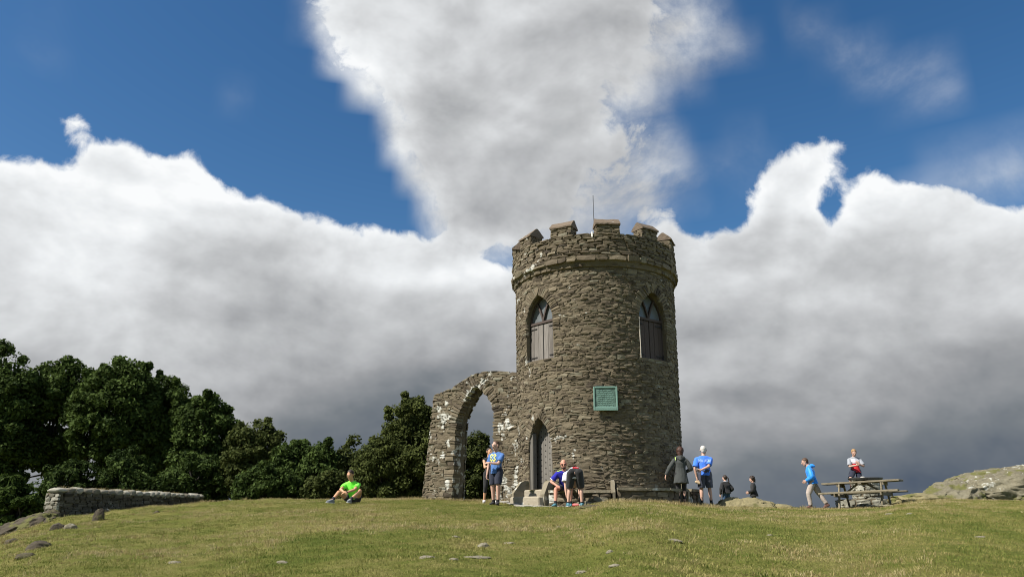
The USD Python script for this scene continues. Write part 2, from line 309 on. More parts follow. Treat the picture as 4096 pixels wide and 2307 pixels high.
def patch_nodes():
    """The turf's patches of green and straw, in world coordinates, shared by soil and blades."""
    n = {"geo": ("geometry", {}), "q1": ("noise_texture", {"scale": 0.42, "detail": 4.0, "roughness": 0.6}), "q2": ("noise_texture", {"scale": 2.6, "detail": 4.0, "roughness": 0.65}),
         "qa": ("math", {"math_type": "multiply_add", "value2": 0.75, "value3": -0.10}), "qb": ("math", {"math_type": "multiply_add", "value2": 0.45})}
    l = [("geo.position", "q1.vector"), ("geo.position", "q2.vector"), ("q1.fac", "qa.value1"), ("q2.fac", "qb.value1"), ("qa.value", "qb.value3")]
    return n, l


_n, _l = patch_nodes()
_n |= {"r": ("rgb_ramp", {"ramp": [(p, tuple(0.80 * np.array(c))) for p, c in GRASS_RAMP]}), "n3": ("noise_texture", {"scale": 34.0, "detail": 5.0, "roughness": 0.7}), "dk": ("map_range", {"from_min": 0.3, "from_max": 0.7, "to_min": 0.45, "to_max": 1.25}),
       "mu": ("mix", {"mix_type": "multiply", "fac": 1.0}), "cx": ("combine_xyz", {}), "bp": ("bump", {"strength": 1.0, "distance": 0.05}), "p": ("principled_bsdf", {"roughness": 1.0, "specular_ior_level": 0.05})}
_l += [("qb.value", "r.fac"), ("geo.position", "n3.vector"), ("n3.fac", "dk.value"), ("dk.result", "cx.x"), ("dk.result", "cx.y"), ("dk.result", "cx.z"), ("r.color", "mu.color1"), ("cx.vector", "mu.color2"), ("mu.color", "p.base_color"), ("n3.fac", "bp.height"), ("bp.normal", "p.normal")]
M_SOIL = M('turf_soil', _n, _l)
obj('ground', (_gv, _gf), M_SOIL, smooth=True, kind='structure')

# ------------------------------------------------------------------ masonry
STONE_RAMP = [(0.05, (0.042, 0.034, 0.025)), (0.30, (0.090, 0.073, 0.051)), (0.50, (0.128, 0.105, 0.071)), (0.68, (0.152, 0.129, 0.089)), (0.85, (0.144, 0.137, 0.101)), (1.0, (0.205, 0.182, 0.138))]
M_STONE = rock_mat('rubble_stone', STONE_RAMP, lichen_bias=-0.005, lichen_x=(-0.6, 2.6, 0.032, -0.085))
M_MORTAR = rock_mat('mortar', [(0, (0.070, 0.058, 0.040)), (1, (0.145, 0.120, 0.080))], lichen_bias=-0.03, lichen_x=(-0.6, 2.6, 0.02, -0.09), tone=False)


def rubble(rng, s0, s1, z0, z1, dom=None, h=(0.05, 0.13), l=(0.12, 0.42), wob=0.05, gap=0.005, keep=0.0016, seed=0):
    """Random rubble courses in the (s, z) sheet: list of irregular polygons."""
    out = []
    holes = dom is not None
    import shapely
    z = z0
    while z < z1:
        hh = rng.uniform(*h)
        s = s0 - rng.uniform(0, l[1])
        while s < s1:
            ll = rng.uniform(*l) * (0.7 + hh / h[1] * 0.5)
            rows = [(z, z + hh)]
            if hh > 0.6 * h[1] and rng.random() < 0.30:
                c = z + hh * rng.uniform(0.35, 0.65); rows = [(z, c), (c, z + hh)]
            for za, zb in rows:
                a, b = s + gap, s + ll - gap
                m1, m2 = a + (b - a) * rng.uniform(0.25, 0.5), a + (b - a) * rng.uniform(0.5, 0.8)
                e = 0.26 * (zb - za); ci = min(0.16 * ll, 0.05)
                q = np.array([(a + ci * rng.random(), za + gap * 0.4), (m1, za - e * 0.2), (b - ci * rng.random(), za + gap * 0.4), (b, (za + zb) / 2), (b - ci * rng.random(), zb - gap * 0.4), (m2, zb + e * 0.2), (a + ci * rng.random(), zb - gap * 0.4), (a, (za + zb) / 2)])
                q[:, 0] += rng.uniform(-1, 1, 8) * min(0.12 * ll, 0.025); q[:, 1] += rng.uniform(-1, 1, 8) * e
                out.append(q)
            s += ll
        z += hh
    A = np.array(out)
    P3 = np.stack([A[..., 0] * 0.9, A[..., 1] * 1.1, 0 * A[..., 0] + seed], -1)
    A[..., 1] += (fbm(P3, 3, seed + 11) - 0.5) * 2 * wob
    A[..., 0] += (fbm(P3, 2, seed + 31) - 0.5) * wob
    cz = A[..., 1].mean(1)
    A = A[(cz > z0 - 0.02) & (cz < z1 + 0.02)]
    res = []
    if dom is None:
        A[..., 1] = np.clip(A[..., 1], z0, z1)
        return list(A)
    shapely.prepare(dom)
    polys = shapely.polygons(A)
    inside, touch = shapely.contains(dom, polys), shapely.intersects(dom, polys)
    for k in range(len(A)):
        if inside[k]:
            res.append(A[k])
        elif touch[k]:
            g = polys[k].buffer(0).intersection(dom)
            if g.geom_type != 'Polygon':
                g = max((x for x in getattr(g, 'geoms', []) if x.geom_type == 'Polygon'), key=lambda x: x.area, default=None)
            if g is None or g.area < keep:
                continue
            g = g.simplify(0.008)
            c = np.array(g.exterior.coords)[:-1]
            if len(c) >= 3:
                if not g.exterior.is_ccw:
                    c = c[::-1]
                res.append(c)
    return res


def stone_mesh(rng, q, depth=(0.0, 0.045), back=0.06, tilt=0.18):
    """A stone over outline q: back ring, proud front ring and a bulging centre; returns (s, z, d) vertices and faces."""
    n = len(q); c = q.mean(0); d0 = rng.uniform(*depth)
    tx, tz = rng.uniform(-tilt, tilt) * 0.5, rng.uniform(-0.6 * tilt, tilt * 1.3)
    fr = c + (q - c) * rng.uniform(0.84, 0.95)
    dl = lambda p: d0 + (p[:, 0] - c[0]) * tx + (p[:, 1] - c[1]) * tz * 1.6
    ring1 = np.column_stack([fr, dl(fr) + rng.uniform(-0.006, 0.006, n)])
    ring0 = np.column_stack([q, np.full(n, -back)])
    mid = np.array([[c[0] + rng.uniform(-.02, .02), c[1] + rng.uniform(-.008, .008), d0 + rng.uniform(0.002, 0.016)]])
    v = np.vstack([ring0, ring1, mid])
    i = np.arange(n); j = (i + 1) % n
    f = np.vstack([np.column_stack([i, j, j + n]), np.column_stack([i, j + n, i + n]), np.column_stack([i + n, j + n, np.full(n, 2 * n)])])
    return v, f


def place_stones(parent, stones, mapping, mat, size, limit=300, name='stone', rest='rubble', label_rest=None):
    """stones: list of ((s,z,d) vertices, faces, tone). The LIMIT that show largest become parts, the others one part of stuff."""
    val = [size(v) for v, f, t in stones]
    order = np.argsort(val)[::-1]
    big = set(order[:limit].tolist())
    rv, rf, rt, o = [], [], [], 0
    for k, (v, f, t) in enumerate(stones):
        w = mapping(v)
        if k in big:
            obj(name, (w, f), mat, parent, tone=t)
        else:
            rv.append(w); rf.append(f + o); rt.append(np.full(len(w), t)); o += len(w)
    if rv:
        obj(rest, (np.vstack(rv), np.vstack(rf)), mat, parent, tone=np.concatenate(rt), kind='stuff')


def tone(rng):
    return float(np.clip(rng.normal(0.45, 0.17), 0.02, 0.98))


def tris(mesh):
    mm = mesh.to_mesh()
    return np.array(mm.vert_properties[:, :3], float), np.array(mm.tri_verts)


def box_m(lo, hi):
    lo, hi = np.array(lo, float), np.array(hi, float)
    return m3.Manifold.cube((hi - lo).tolist()).translate(lo.tolist())


def bevel_box(size, b):
    """Centred box with chamfered edges."""
    s = np.array(size) / 2
    pts = []
    for sx in (-1, 1):
        for sy in (-1, 1):
            for sz in (-1, 1):
                for k in range(3):
                    p = s.copy(); 
                    for m in range(3):
                        if m != k:
                            p[m] -= b
                    pts.append(p * (sx, sy, sz))
    return m3.Manifold.hull_points(np.array(pts).tolist())


def xf(mesh, R, t):
    """Rotation columns R (3x3) and translation t on a Manifold."""
    return mesh.transform(np.column_stack([np.array(R, float), np.array(t, float)]))


def oriented(size, c, ux, uy, uz, b=0.008):
    return xf(bevel_box(size, b), np.column_stack([ux, uy, uz]), c)


def pointed(w, z0, zs, zt, n=7):
    """Outline of a pointed-arch opening: half width w, sill z0, spring zs, apex zt."""
    hgt = zt - zs
    R = (hgt ** 2 + w ** 2) / (2 * w)
    pts = [(-w, z0), (w, z0)]
    a1 = math.asin(min(1, hgt / R))
    for k in range(n + 1):
        a = a1 * k / n
        pts.append((w - R + R * math.cos(a), zs + R * math.sin(a)))
    for k in range(n - 1, -1, -1):
        a = a1 * k / n
        pts.append((-(w - R + R * math.cos(a)), zs + R * math.sin(a)))
    return pts


def voussoirs(rng, outline, n_skip, width, count, spread=1.0):
    """Stones set on edge round the head of an opening: polygons between the outline and the outline pushed outwards."""
    g = Polygon(outline).exterior
    head = np.array(outline[1:] + outline[:1])           # from sill right, round the head, to sill left
    seg = np.r_[0, np.cumsum(np.hypot(*np.diff(head, axis=0).T))]
    tot = seg[-1]
    res, s = [], 0.0
    cen = np.mean(head, 0)
    def P(u):
        return np.array([np.interp(u, seg, head[:, 0]), np.interp(u, seg, head[:, 1])])
    def N(u):
        t = P(min(u + .03, tot)) - P(max(u - .03, 0)); n = np.array([t[1], -t[0]]); return n / np.hypot(*n)
    while s < tot - 0.04:
        l = rng.uniform(0.055, 0.10) * spread
        e = min(s + l, tot)
        w = width * rng.uniform(0.75, 1.2)
        a, b = s + 0.006, e - 0.006
        q = np.array([P(a) - N(a) * rng.uniform(0, 0.03), P(a) + N(a) * w, P(b) + N(b) * w * rng.uniform(.9, 1.1), P(b) - N(b) * rng.uniform(0, 0.03)])
        m = (q[0] + q[1]) / 2; k = (q[2] + q[3]) / 2
        q = np.array([q[0], m, q[1], q[2], k, q[3]])
        if Polygon(q).is_valid and Polygon(q).area > 0.0015:
            if not Polygon(q).exterior.is_ccw:
                q = q[::-1]
            res.append(q)
        s = e
    return res


# ------------------------------------------------------------------ tower
TY, TX = 24.6, 2.80
BETA = math.atan2(TX, TY)
E0 = np.array([math.cos(BETA), -math.sin(BETA), 0]); F0 = np.array([-math.sin(BETA), -math.cos(BETA), 0])
TC = np.array([TX, TY, 0.0]); UP = np.array([0, 0, 1.0])
ZB = gz(2.8, 22.0) - 0.35
def zfront(py, R): return at(CX, py, TY - R * math.cos(BETA))[2]
Z_J, Z_B0, Z_B1, Z_S1 = zfront(1068, 2.66), zfront(1040, 2.83), zfront(1016, 2.83), zfront(1003, 2.76)
Z_PAR, Z_MER, Z_RIDGE = zfront(936, 2.74), zfront(900, 2.74), zfront(880, 2.55)
RB = PchipInterpolator([-2, 1.5, Z_J, Z_J + 5], [2.565, 2.575, 2.655, 2.66])
R_PAR = 2.745
def tdir(th): return np.sin(th)[..., None] * E0 + np.cos(th)[..., None] * F0
def tpt(th, r, z): return TC + tdir(np.asarray(th, float)) * np.asarray(r, float)[..., None] + np.asarray(z, float)[..., None] * UP
def solve_th(px, z, r):
    ths = np.radians(np.linspace(-88, 88, 705)); best = [abs(proj(tpt(t, r, z))[0] - px) for t in ths]
    return ths[int(np.argmin(best))]
def solve(px, py, r):
    z = 3.0
    for _ in range(8):
        th = solve_th(px, z, r); Y = tpt(th, r, z)[1]; z = at(px, py, Y)[2]
    return th, z


tower = thing('stone_tower', 'tall round rubble stone tower with battlements, shuttered window and studded door', 'tower')
TH_W1, TH_W2, TH_D = solve(2152, 1350, 2.63)[0], solve(2620, 1350, 2.63)[0], solve(2157, 1850, 2.58)[0]
W_Z0, W_ZT = solve(2152, 1440, 2.62)[1], solve(2150, 1178, 2.65)[1]
W_ZS = solve(2152, 1283, 2.64)[1]
D_Z0, D_ZT = solve(2157, 1956, 2.58)[1], solve(2150, 1670, 2.58)[1]
D_ZS = D_Z0 + (D_ZT - D_Z0) * 0.55
W_HW, D_HW = 0.60, 0.52
OPEN = [(TH_W1, pointed(W_HW, W_Z0, W_ZS - 0.05, W_ZT)), (TH_W2, pointed(W_HW, W_Z0 - 0.05, W_ZS - 0.05, W_ZT - 0.02)), (TH_D, pointed(D_HW, D_Z0, D_ZS, D_ZT))]


def frame_at(th):
    """(right, inward-to-outward normal) of the tower's tangent plane at th, seen from outside."""
    n = tdir(np.array(th)); r = np.cross(UP, n); return r, n


def radial_prism(th, outline, r0, r1):
    r, n = frame_at(th)
    cs = m3.CrossSection([np.array(outline).tolist()])
    s = cs.extrude(r1 - r0)                 # x = along, y = height, z = outward
    return xf(s, np.column_stack([r, UP, n]), TC + n * r0)


_prof = [(2.545, ZB - 0.6)] + [(float(RB(z)) - 0.009, z) for z in np.linspace(ZB - 0.55, Z_J, 9)] + [(2.70, Z_J + 0.02), (2.74, Z_B0), (2.79, Z_B0 + 0.05), (2.80, Z_B1 - 0.02), (2.72, Z_B1 + 0.01), (2.74, Z_S1 - 0.04), (2.73, Z_S1), (R_PAR - 0.02, Z_S1 + 0.02), (R_PAR - 0.02, Z_PAR), (R_PAR - 0.40, Z_PAR), (R_PAR - 0.40, Z_S1), (0.0, Z_S1), (0.0, Z_S1 - 0.3), (1.95, Z_S1 - 0.3), (1.95, ZB - 0.6)]
_cs = m3.CrossSection([np.array(_prof).tolist()])
if _cs.area() < 1e-6:
    _cs = m3.CrossSection([np.array(_prof[::-1]).tolist()])
core = m3.Manifold.revolve(_cs, 144).translate(TC.tolist())
for th, o in OPEN:
    core = core - radial_prism(th, o, 1.5, 3.2)
obj('wall', core, M_MORTAR, tower)

# stones of the shaft
rng = np.random.default_rng(11)
RREF = 2.6
def map_body(v): return tpt(v[:, 0] / RREF, RB(v[:, 1]) + v[:, 2], v[:, 1])
_dom = sbox(-RREF * 2.1, ZB - 0.2, RREF * 2.1, Z_J - 0.01)
for th, o in OPEN[:3]:
    _dom = _dom.difference(Polygon([(th * RREF + a * 1.005, b) for a, b in o]).buffer(0.015))
stones = []
vous = []
for (th, o), (wd, sp) in zip(OPEN[:3], ((0.30, 1.0), (0.30, 1.0), (0.27, 0.9))):
    hz = o[2][1]
    full = [(th * RREF + a, b) for a, b in o]
    for q in voussoirs(rng, full, 0, wd, 0, sp):
        if q[:, 1].mean() > hz - 0.35 or rng.random() < 0.0:
            vous.append(q)
_vu = ops.unary_union([Polygon(q).buffer(0.004) for q in vous])
_dom = _dom.difference(_vu)
for q in vous:
    v, f = stone_mesh(rng, q, (0.0, 0.03)); stones.append((v, f, tone(rng)))
for q in rubble(rng, -RREF * 2.1, RREF * 2.1, ZB - 0.2, Z_J - 0.01, _dom, h=(0.040, 0.100), l=(0.10, 0.36), wob=0.10, seed=1):
    v, f = stone_mesh(rng, q, (-0.014, 0.022)); stones.append((v, f, tone(rng)))
def vis_tower(v):
    c = v.mean(0); th = c[0] / RREF
    return (np.ptp(v[:, 0]) * np.ptp(v[:, 1])) * max(math.cos(th + 0.1), 0.0)
place_stones(tower, stones, map_body, M_STONE, vis_tower, 300)


def band(name, z0, z1, r, lens, depth, hrow, rref=None, jit=0.02, dom=None, th0=-2.1, th1=2.1, mat=None, dz=0.0, rest='rubble', limit=0):
    rref = rref or r
    st = []
    for q in rubble(rng, th0 * rref, th1 * rref, z0, z1, dom, h=hrow, l=lens, wob=jit, seed=int(z0 * 37) % 91):
        v, f = stone_mesh(rng, q, depth); st.append((v, f, tone(rng)))
    place_stones(tower, st, lambda v: tpt(v[:, 0] / rref, r + v[:, 2], v[:, 1]), M_STONE, lambda v: np.ptp(v[:, 0]) * np.ptp(v[:, 1]) * max(math.cos(v[:, 0].mean() / rref + .1), 0), limit, name=name, rest=rest)


band('corbel_stone', Z_J + 0.01, Z_B0 - 0.005, 2.72, (0.12, 0.3), (-0.02, 0.02), (0.06, 0.12), rest='corbel_course')
band('cornice_stone', Z_B0, Z_B1, 2.805, (0.22, 0.55), (0.0, 0.03), (Z_B1 - Z_B0 - .01, Z_B1 - Z_B0), jit=0.018, limit=26, rest='cornice_course')
band('string_stone', Z_B1 + 0.01, Z_S1, 2.765, (0.25, 0.6), (0.0, 0.05), (0.05, 0.08), jit=0.015, rest='string_course')
band('stone', Z_S1 + 0.005, Z_PAR + 0.02, R_PAR, (0.14, 0.5), (0.0, 0.045), (0.05, 0.12), jit=0.05, rest='parapet_rubble')

# coping of the low parapet and the merlons
TH_M0 = solve_th(2432, (Z_PAR + Z_MER) / 2, R_PAR)
M_COPE = rock_mat('coping_stone', [(0, (0.070, 0.052, 0.038)), (0.5, (0.120, 0.093, 0.068)), (1, (0.175, 0.148, 0.110))], lichen_bias=-0.09, tone=False)
for k in range(-5, 6):
    th = TH_M0 + math.radians(31.4) * k
    if abs(k) == 5:
        th = TH_M0 + math.radians(31.4 * 5 + 3) * (1 if k > 0 else -1)
    r, n = frame_at(th)
    w = 0.36 * rng.uniform(0.93, 1.06); zt = Z_MER + rng.uniform(-0.03, 0.03)
    c0 = TC + n * (R_PAR - 0.215) 
    blk = oriented((2 * w - 0.05, 0.40, zt - Z_PAR + 0.1), c0 + UP * ((zt + Z_PAR) / 2 - 0.05), r, n, UP, 0.015)
    mer = obj('merlon', blk, M_MORTAR, tower)
    # stones on its outer and side faces
    for (ax, nn, half, off) in ((r, n, w, 0.205), (n, r, 0.20, w - 0.025), (-n, -r, 0.20, w - 0.025), (-r, -n, w, 0.2)):
        sts = []
        for q in rubble(rng, -half, half, Z_PAR - 0.02, zt, sbox(-half, Z_PAR - 0.02, half, zt), h=(0.05, 0.10), l=(0.14, 0.4), wob=0.02, seed=k + 20):
            v, f = stone_mesh(rng, q, (0.0, 0.03)); sts.append((c0 + np.outer(v[:, 0], ax) + np.outer(v[:, 1], UP) + np.outer(v[:, 2] + off, nn), f))
        if sts:
            if nn is n:
                for v_, f_ in sts:
                    obj('stone', (v_, f_), M_STONE, mer, tone=tone(rng))
            else:
                obj('rubble', cat_mesh(sts), M_STONE, mer, tone=0.5, kind='stuff')
    rh = Z_RIDGE - Z_MER
    capm = m3.CrossSection([[(-0.26, 0), (0.26, 0), (0.265, 0.045), (0.03, rh + 0.02), (-0.03, rh + 0.02), (-0.265, 0.045)]]).extrude(2 * w + 0.04)
    capm = capm.translate([0, 0, -(w + 0.02)]).refine_to_length(0.11)
    cv, cf = tris(capm)
    cv = cv + (np.stack([fbm(cv * 4, 3, 40 + k + s) for s in range(3)], 1) - 0.5) * 0.05
    cv = c0 + np.outer(cv[:, 0], n) + np.outer(cv[:, 1], UP) + np.outer(cv[:, 2], r) * -1 + UP * (zt + 0.004)
    obj('coping', (cv, cf), M_COPE, mer)

# windows
M_WOOD = M('weathered_boards', {"geo": ("geometry", {}), "mp": ("mapping", {"scale": (30, 30, 2.2)}), "n": ("noise_texture", {"scale": 1.0, "detail": 6.0, "roughness": 0.7}), "at": ("attribute", {"attribute": "tone"}), "ta": ("math", {"math_type": "multiply_add", "value2": 0.4}), "r": ("rgb_ramp", {"ramp": [(0.25, (0.050, 0.043, 0.037)), (0.55, (0.108, 0.097, 0.086)), (0.9, (0.185, 0.170, 0.154))]}), "b": ("bump", {"strength": 0.6, "distance": 0.01}), "p": ("principled_bsdf", {"roughness": 0.85, "specular_ior_level": 0.2})},
           [("geo.position", "mp.vector"), ("mp.vector", "n.vector"), ("n.fac", "ta.value3"), ("at.fac", "ta.value1"), ("ta.value", "r.fac"), ("r.color", "p.base_color"), ("n.fac", "b.height"), ("b.normal", "p.normal")])
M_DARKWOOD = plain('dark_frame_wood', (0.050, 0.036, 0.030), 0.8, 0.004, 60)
M_IRON = plain('black_iron', (0.018, 0.016, 0.015), 0.6, 0.002, 90)
M_GLASS = plain('sky_grey_glass', (0.10, 0.108, 0.110), 0.3, 0.0, 8, 0.15, coat_weight=0.15)  # even grey painted into the panes in place of the sky they show
M_DARK = plain('dark_room', (0.02, 0.02, 0.02), 0.9)


def strip(path2d, w, t, r, n, org):
    """A flat bar that follows a polyline in the (right, up) plane."""
    parts = []
    for a, b in zip(path2d[:-1], path2d[1:]):
        a, b = np.array(a), np.array(b); d = b - a; L = np.hypot(*d)
        if L < 1e-3:
            continue
        d = d / L
        ux = d[0] * r + d[1] * UP; uy = -d[1] * r + d[0] * UP
        c = (a + b) / 2
        parts.append(xf(m3.Manifold.cube([L + w * 0.5, w, t], True), np.column_stack([ux, uy, n]), org + c[0] * r + c[1] * UP))
    s = parts[0]
    for p in parts[1:]:
        s = s + p
    return s


def tower_window(th, z0, zs, zt, kind, depth):
    r, n = frame_at(th)
    org = TC + n * (2.63 - depth)
    w = W_HW + 0.03
    fr = obj('window', strip([(-w + .03, z0), (-w + .03, zs - 0.05)] + [(a, b) for a, b in pointed(w - 0.03, z0, zs - 0.05, zt)[2:][::-1]] + [(w - .03, z0)], 0.07, 0.09, r, n, org), M_DARKWOOD, tower)
    org2 = org + n * 0.012
    obj('transom', strip([(-w, zs - 0.01), (w, zs - 0.01)], 0.075, 0.10, r, n, org2), M_DARKWOOD, fr)
    hh = zt - zs
    for s in (-1, 1):   # the two crossing tracery bars of the head
        pts = [(s * (-w * 0.02) , zs)] + [(s * (0.02 + 0.50 * w * (u ** 1.6)), zs + hh * 0.86 * u) for u in (0.25, 0.5, 0.75, 0.9)]
        obj('tracery_bar', strip(pts, 0.055, 0.075, r, n, org2 + n * (0.004 * s)), M_DARKWOOD, fr)
    gl = Polygon(pointed(w - 0.02, zs, zs, zt))
    g = m3.CrossSection([np.array(gl.exterior.coords)[:-1].tolist()]).extrude(0.006)
    obj('pane', xf(g, np.column_stack([r, UP, n]), org - n * 0.03), M_GLASS, fr)
    # two shutters of upright boards
    for s in (-1, 1):
        shp = oriented((w - 0.03, 0.02, zs - z0 - 0.06), org - n * 0.012 + r * (s * (w / 2 + 0.002)) + UP * ((zs + z0) / 2 - 0.03), r, n, UP, 0.003)
        sh = obj('shutter', shp, M_DARKWOOD, fr if False else tower)
        nb = 3
        bw = (w - 0.03) / nb
        for k in range(nb):
            cx = s * 0.012 + (s * (w - 0.03) / 2) + (k - (nb - 1) / 2) * bw
            obj('board', oriented((bw - 0.008, 0.03, zs - z0 - 0.055 - rng.uniform(0, 0.015)), org + n * (0.013 + rng.uniform(0, .006)) + r * cx + UP * ((zs + z0) / 2 - 0.03), r, n, UP, 0.004), M_WOOD if kind == 'pale_boards' else M_DARKWOOD, sh, tone=float(rng.uniform(0.1, 0.75)))
        for zz in (0.86, 0.12):
            hz = z0 + (zs - z0) * zz
            obj('hinge', xf(m3.Manifold.cube([0.30, 0.035, 0.016], True), np.column_stack([r, UP, n]), org + n * 0.042 + r * (s * (w - 0.20)) + UP * hz) + xf(m3.Manifold.cube([0.04, 0.15, 0.02], True), np.column_stack([r, UP, n]), org + n * 0.042 + r * (s * (w - 0.055)) + UP * hz), M_IRON, sh)
    # the dark room behind
    return fr


tower_window(TH_W1, W_Z0, W_ZS, W_ZT, 'pale_boards', 0.26)
tower_window(TH_W2, W_Z0 - 0.05, W_ZS, W_ZT - 0.02, 'dark_boards', 0.26)  # the boards of this window are a darker wood of their own
r, n = frame_at(TH_W2)
obj('lightning_tape', oriented((0.022, 0.02, W_ZS - W_Z0 + 0.02), TC + n * 2.59 - r * (W_HW + 0.015) + UP * ((W_ZS + W_Z0) / 2 - 0.06), r, n, UP, 0.003), plain('pale_post', (0.40, 0.36, 0.30)), tower)

# door: post, studded boards, threshold steps
r, n = frame_at(TH_D)
org = TC + n * 2.20
dw = D_HW + 0.04
M_DOOR = M('studded_oak', {"geo": ("geometry", {}), "mp": ("mapping", {"scale": (26, 26, 1.8)}), "n": ("noise_texture", {"scale": 1.0, "detail": 6.0, "roughness": 0.7}), "at": ("attribute", {"attribute": "tone"}), "ta": ("math", {"math_type": "multiply_add", "value2": 0.35}), "r": ("rgb_ramp", {"ramp": [(0.30, (0.050, 0.046, 0.039)), (0.65, (0.108, 0.100, 0.087)), (1.0, (0.170, 0.160, 0.142))]}), "p": ("principled_bsdf", {"roughness": 0.8, "specular_ior_level": 0.25})},
           [("geo.position", "mp.vector"), ("mp.vector", "n.vector"), ("n.fac", "ta.value3"), ("at.fac", "ta.value1"), ("ta.value", "r.fac"), ("r.color", "p.base_color")])
shape = Polygon(pointed(dw, D_Z0 - 0.02, D_ZS, D_ZT + 0.02))
door = obj('door', xf(m3.CrossSection([np.array(shape.exterior.coords)[:-1].tolist()]).extrude(0.03), np.column_stack([r, UP, n]), org - n * 0.035), M_DARKWOOD, tower)
nb = 6
for k in range(nb):
    a, b = -dw + 2 * dw * k / nb + 0.005, -dw + 2 * dw * (k + 1) / nb - 0.005
    pl = shape.intersection(sbox(a, 0, b, 20))
    obj('board', xf(m3.CrossSection([np.array(pl.exterior.coords)[:-1].tolist()], m3.FillRule.EvenOdd).extrude(0.03 + rng.uniform(0, .006)), np.column_stack([r, UP, n]), org), M_DOOR, door, tone=float(rng.uniform(0.15, 0.8)))
studs = []
for k in range(nb):
    x = -dw + 2 * dw * (k + 0.5) / nb
    for z in np.arange(D_Z0 + 0.12, D_ZT - 0.1, 0.17):
        zz = z + (0.085 if k % 2 else 0)
        if shape.buffer(-0.05).contains(Point(x, zz)):
            studs.append(tris(xf(m3.Manifold.sphere(0.021, 10).scale([1, 1, .6]), np.column_stack([r, UP, n]), org + n * 0.038 + r * x + UP * zz)))
obj('studs', cat_mesh(studs), M_IRON, door, kind='stuff')
post = oriented((0.14, 0.16, D_ZS - D_Z0 + 0.52), org + n * 0.24 - r * (D_HW - 0.095) + UP * ((D_ZS + D_Z0) / 2 + 0.25), r, n, UP, 0.012)
obj('door_post', post, M_DOOR, tower, tone=0.3, label='grey wooden post standing in front of the left edge of the door')
M_STEP = rock_mat('step_stone', [(0, (0.19, 0.165, 0.12)), (1, (0.32, 0.285, 0.22))], lichen_bias=-0.02, tone=False, moss=0.03)


def rough(mesh, amp, freq, seed, fine=0.1):
    v, f = tris(mesh.refine_to_length(fine))
    return v + (np.stack([fbm(v * freq, 3, seed + s) for s in (0, 7, 13)], 1) - 0.5) * 2 * amp, f


ZG_D = gz(*(TC + n * 3.0)[:2])
s1 = oriented((1.10, 0.62, D_Z0 - ZB), TC + n * (2.42) + UP * ((D_Z0 + ZB) / 2 - 0.01), r, n, UP, 0.03)
obj('step', rough(s1, 0.018, 3, 3), M_STEP, tower)
zl = (D_Z0 + ZG_D) / 2 + 0.01
s2 = oriented((1.30, 0.46, zl - ZB), TC + n * 2.94 + UP * ((zl + ZB) / 2) - r * 0.03, r, n, UP, 0.03)
obj('step', rough(s2, 0.02, 3, 5), M_STEP, tower)

# stone bench round the foot, with upright slabs at its ends
M_SLAB = rock_mat('bench_slab', [(0, (0.10, 0.088, 0.062)), (0.6, (0.185, 0.163, 0.118)), (1, (0.28, 0.255, 0.20))], lichen_bias=-0.03, tone=False, moss=0.04)


def bench(tha, thb, hgt, depth, seat=True, base=None):
    zb0 = ZB - 0.3
    ths = np.linspace(tha, thb, max(4, int((thb - tha) / 0.12)))
    zg = base if base is not None else np.mean([gz(*tpt(t, 2.8, 0.0)[:2]) for t in ths])
    zt = zg + hgt
    ri, ro = 2.45, 2.57 + depth
    def sector(ra, rb, za, zb):
        pts = [tuple((tpt(t, ra, 0.0) - TC)[:2]) for t in ths] + [tuple((tpt(t, rb, 0.0) - TC)[:2]) for t in ths[::-1]]
        P = Polygon(pts)
        if not P.exterior.is_ccw:
            pts = pts[::-1]
        return m3.CrossSection([pts]).extrude(zb - za).translate([TC[0], TC[1], za])
    b = obj('bench', sector(ri, ro - 0.04, zb0, zt - 0.06), M_MORTAR, tower)
    sts = []
    R = ro
    for q in rubble(rng, tha * R, thb * R, ZB - 0.1, zt - 0.07, sbox(tha * R, ZB - 0.1, thb * R, zt - 0.07), h=(0.09, 0.2), l=(0.2, 0.55), wob=0.03, seed=77):
        v, f = stone_mesh(rng, q, (-0.01, 0.04)); sts.append((v, f, tone(rng)))
    for v, f, t in sts:
        obj('stone', (tpt(v[:, 0] / R, R - 0.03 + v[:, 2], v[:, 1]), f), M_STONE, b, tone=t)
    nseg = max(1, int(round((thb - tha) * R / 0.75)))
    ed = np.linspace(tha, thb, nseg + 1)
    for k in range(nseg):
        t0, t1 = ed[k] + 0.004, ed[k + 1] - 0.004
        pts = [tuple((tpt(t, ri, 0.0) - TC)[:2]) for t in np.linspace(t0, t1, 4)] + [tuple((tpt(t, ro + rng.uniform(.0, .05), 0.0) - TC)[:2]) for t in np.linspace(t1, t0, 4)]
        if not Polygon(pts).exterior.is_ccw:
            pts = pts[::-1]
        sl = m3.CrossSection([pts]).extrude(0.075).translate([TC[0], TC[1], zt - 0.07 + rng.uniform(-.008, .008)])
        obj('seat_slab', rough(sl, 0.012, 4, k + 9, 0.14), M_SLAB, b)
    return zt


def end_slab(th, hgt, out, thick, lean=0.0):
    r, n = frame_at(th)
    zg = gz(*(TC + n * 2.9)[:2])
    pr = [(-0.1, zg - 0.4), (out, zg - 0.4), (out + 0.02, zg + hgt * 0.45), (out * 0.55, zg + hgt * 0.92), (0.16, zg + hgt), (-0.1, zg + hgt * 0.97)]
    s = m3.CrossSection([pr]).extrude(thick).translate([0, 0, -thick / 2])
    v, f = rough(s, 0.03, 3.2, int(abs(th) * 100) + 3, 0.12)
    w = TC + n * 2.56 + np.outer(v[:, 0], n) + np.outer(v[:, 1], UP) - np.outer(v[:, 2], r)
    obj('bench_end_slab', (w, f), M_SLAB, tower)


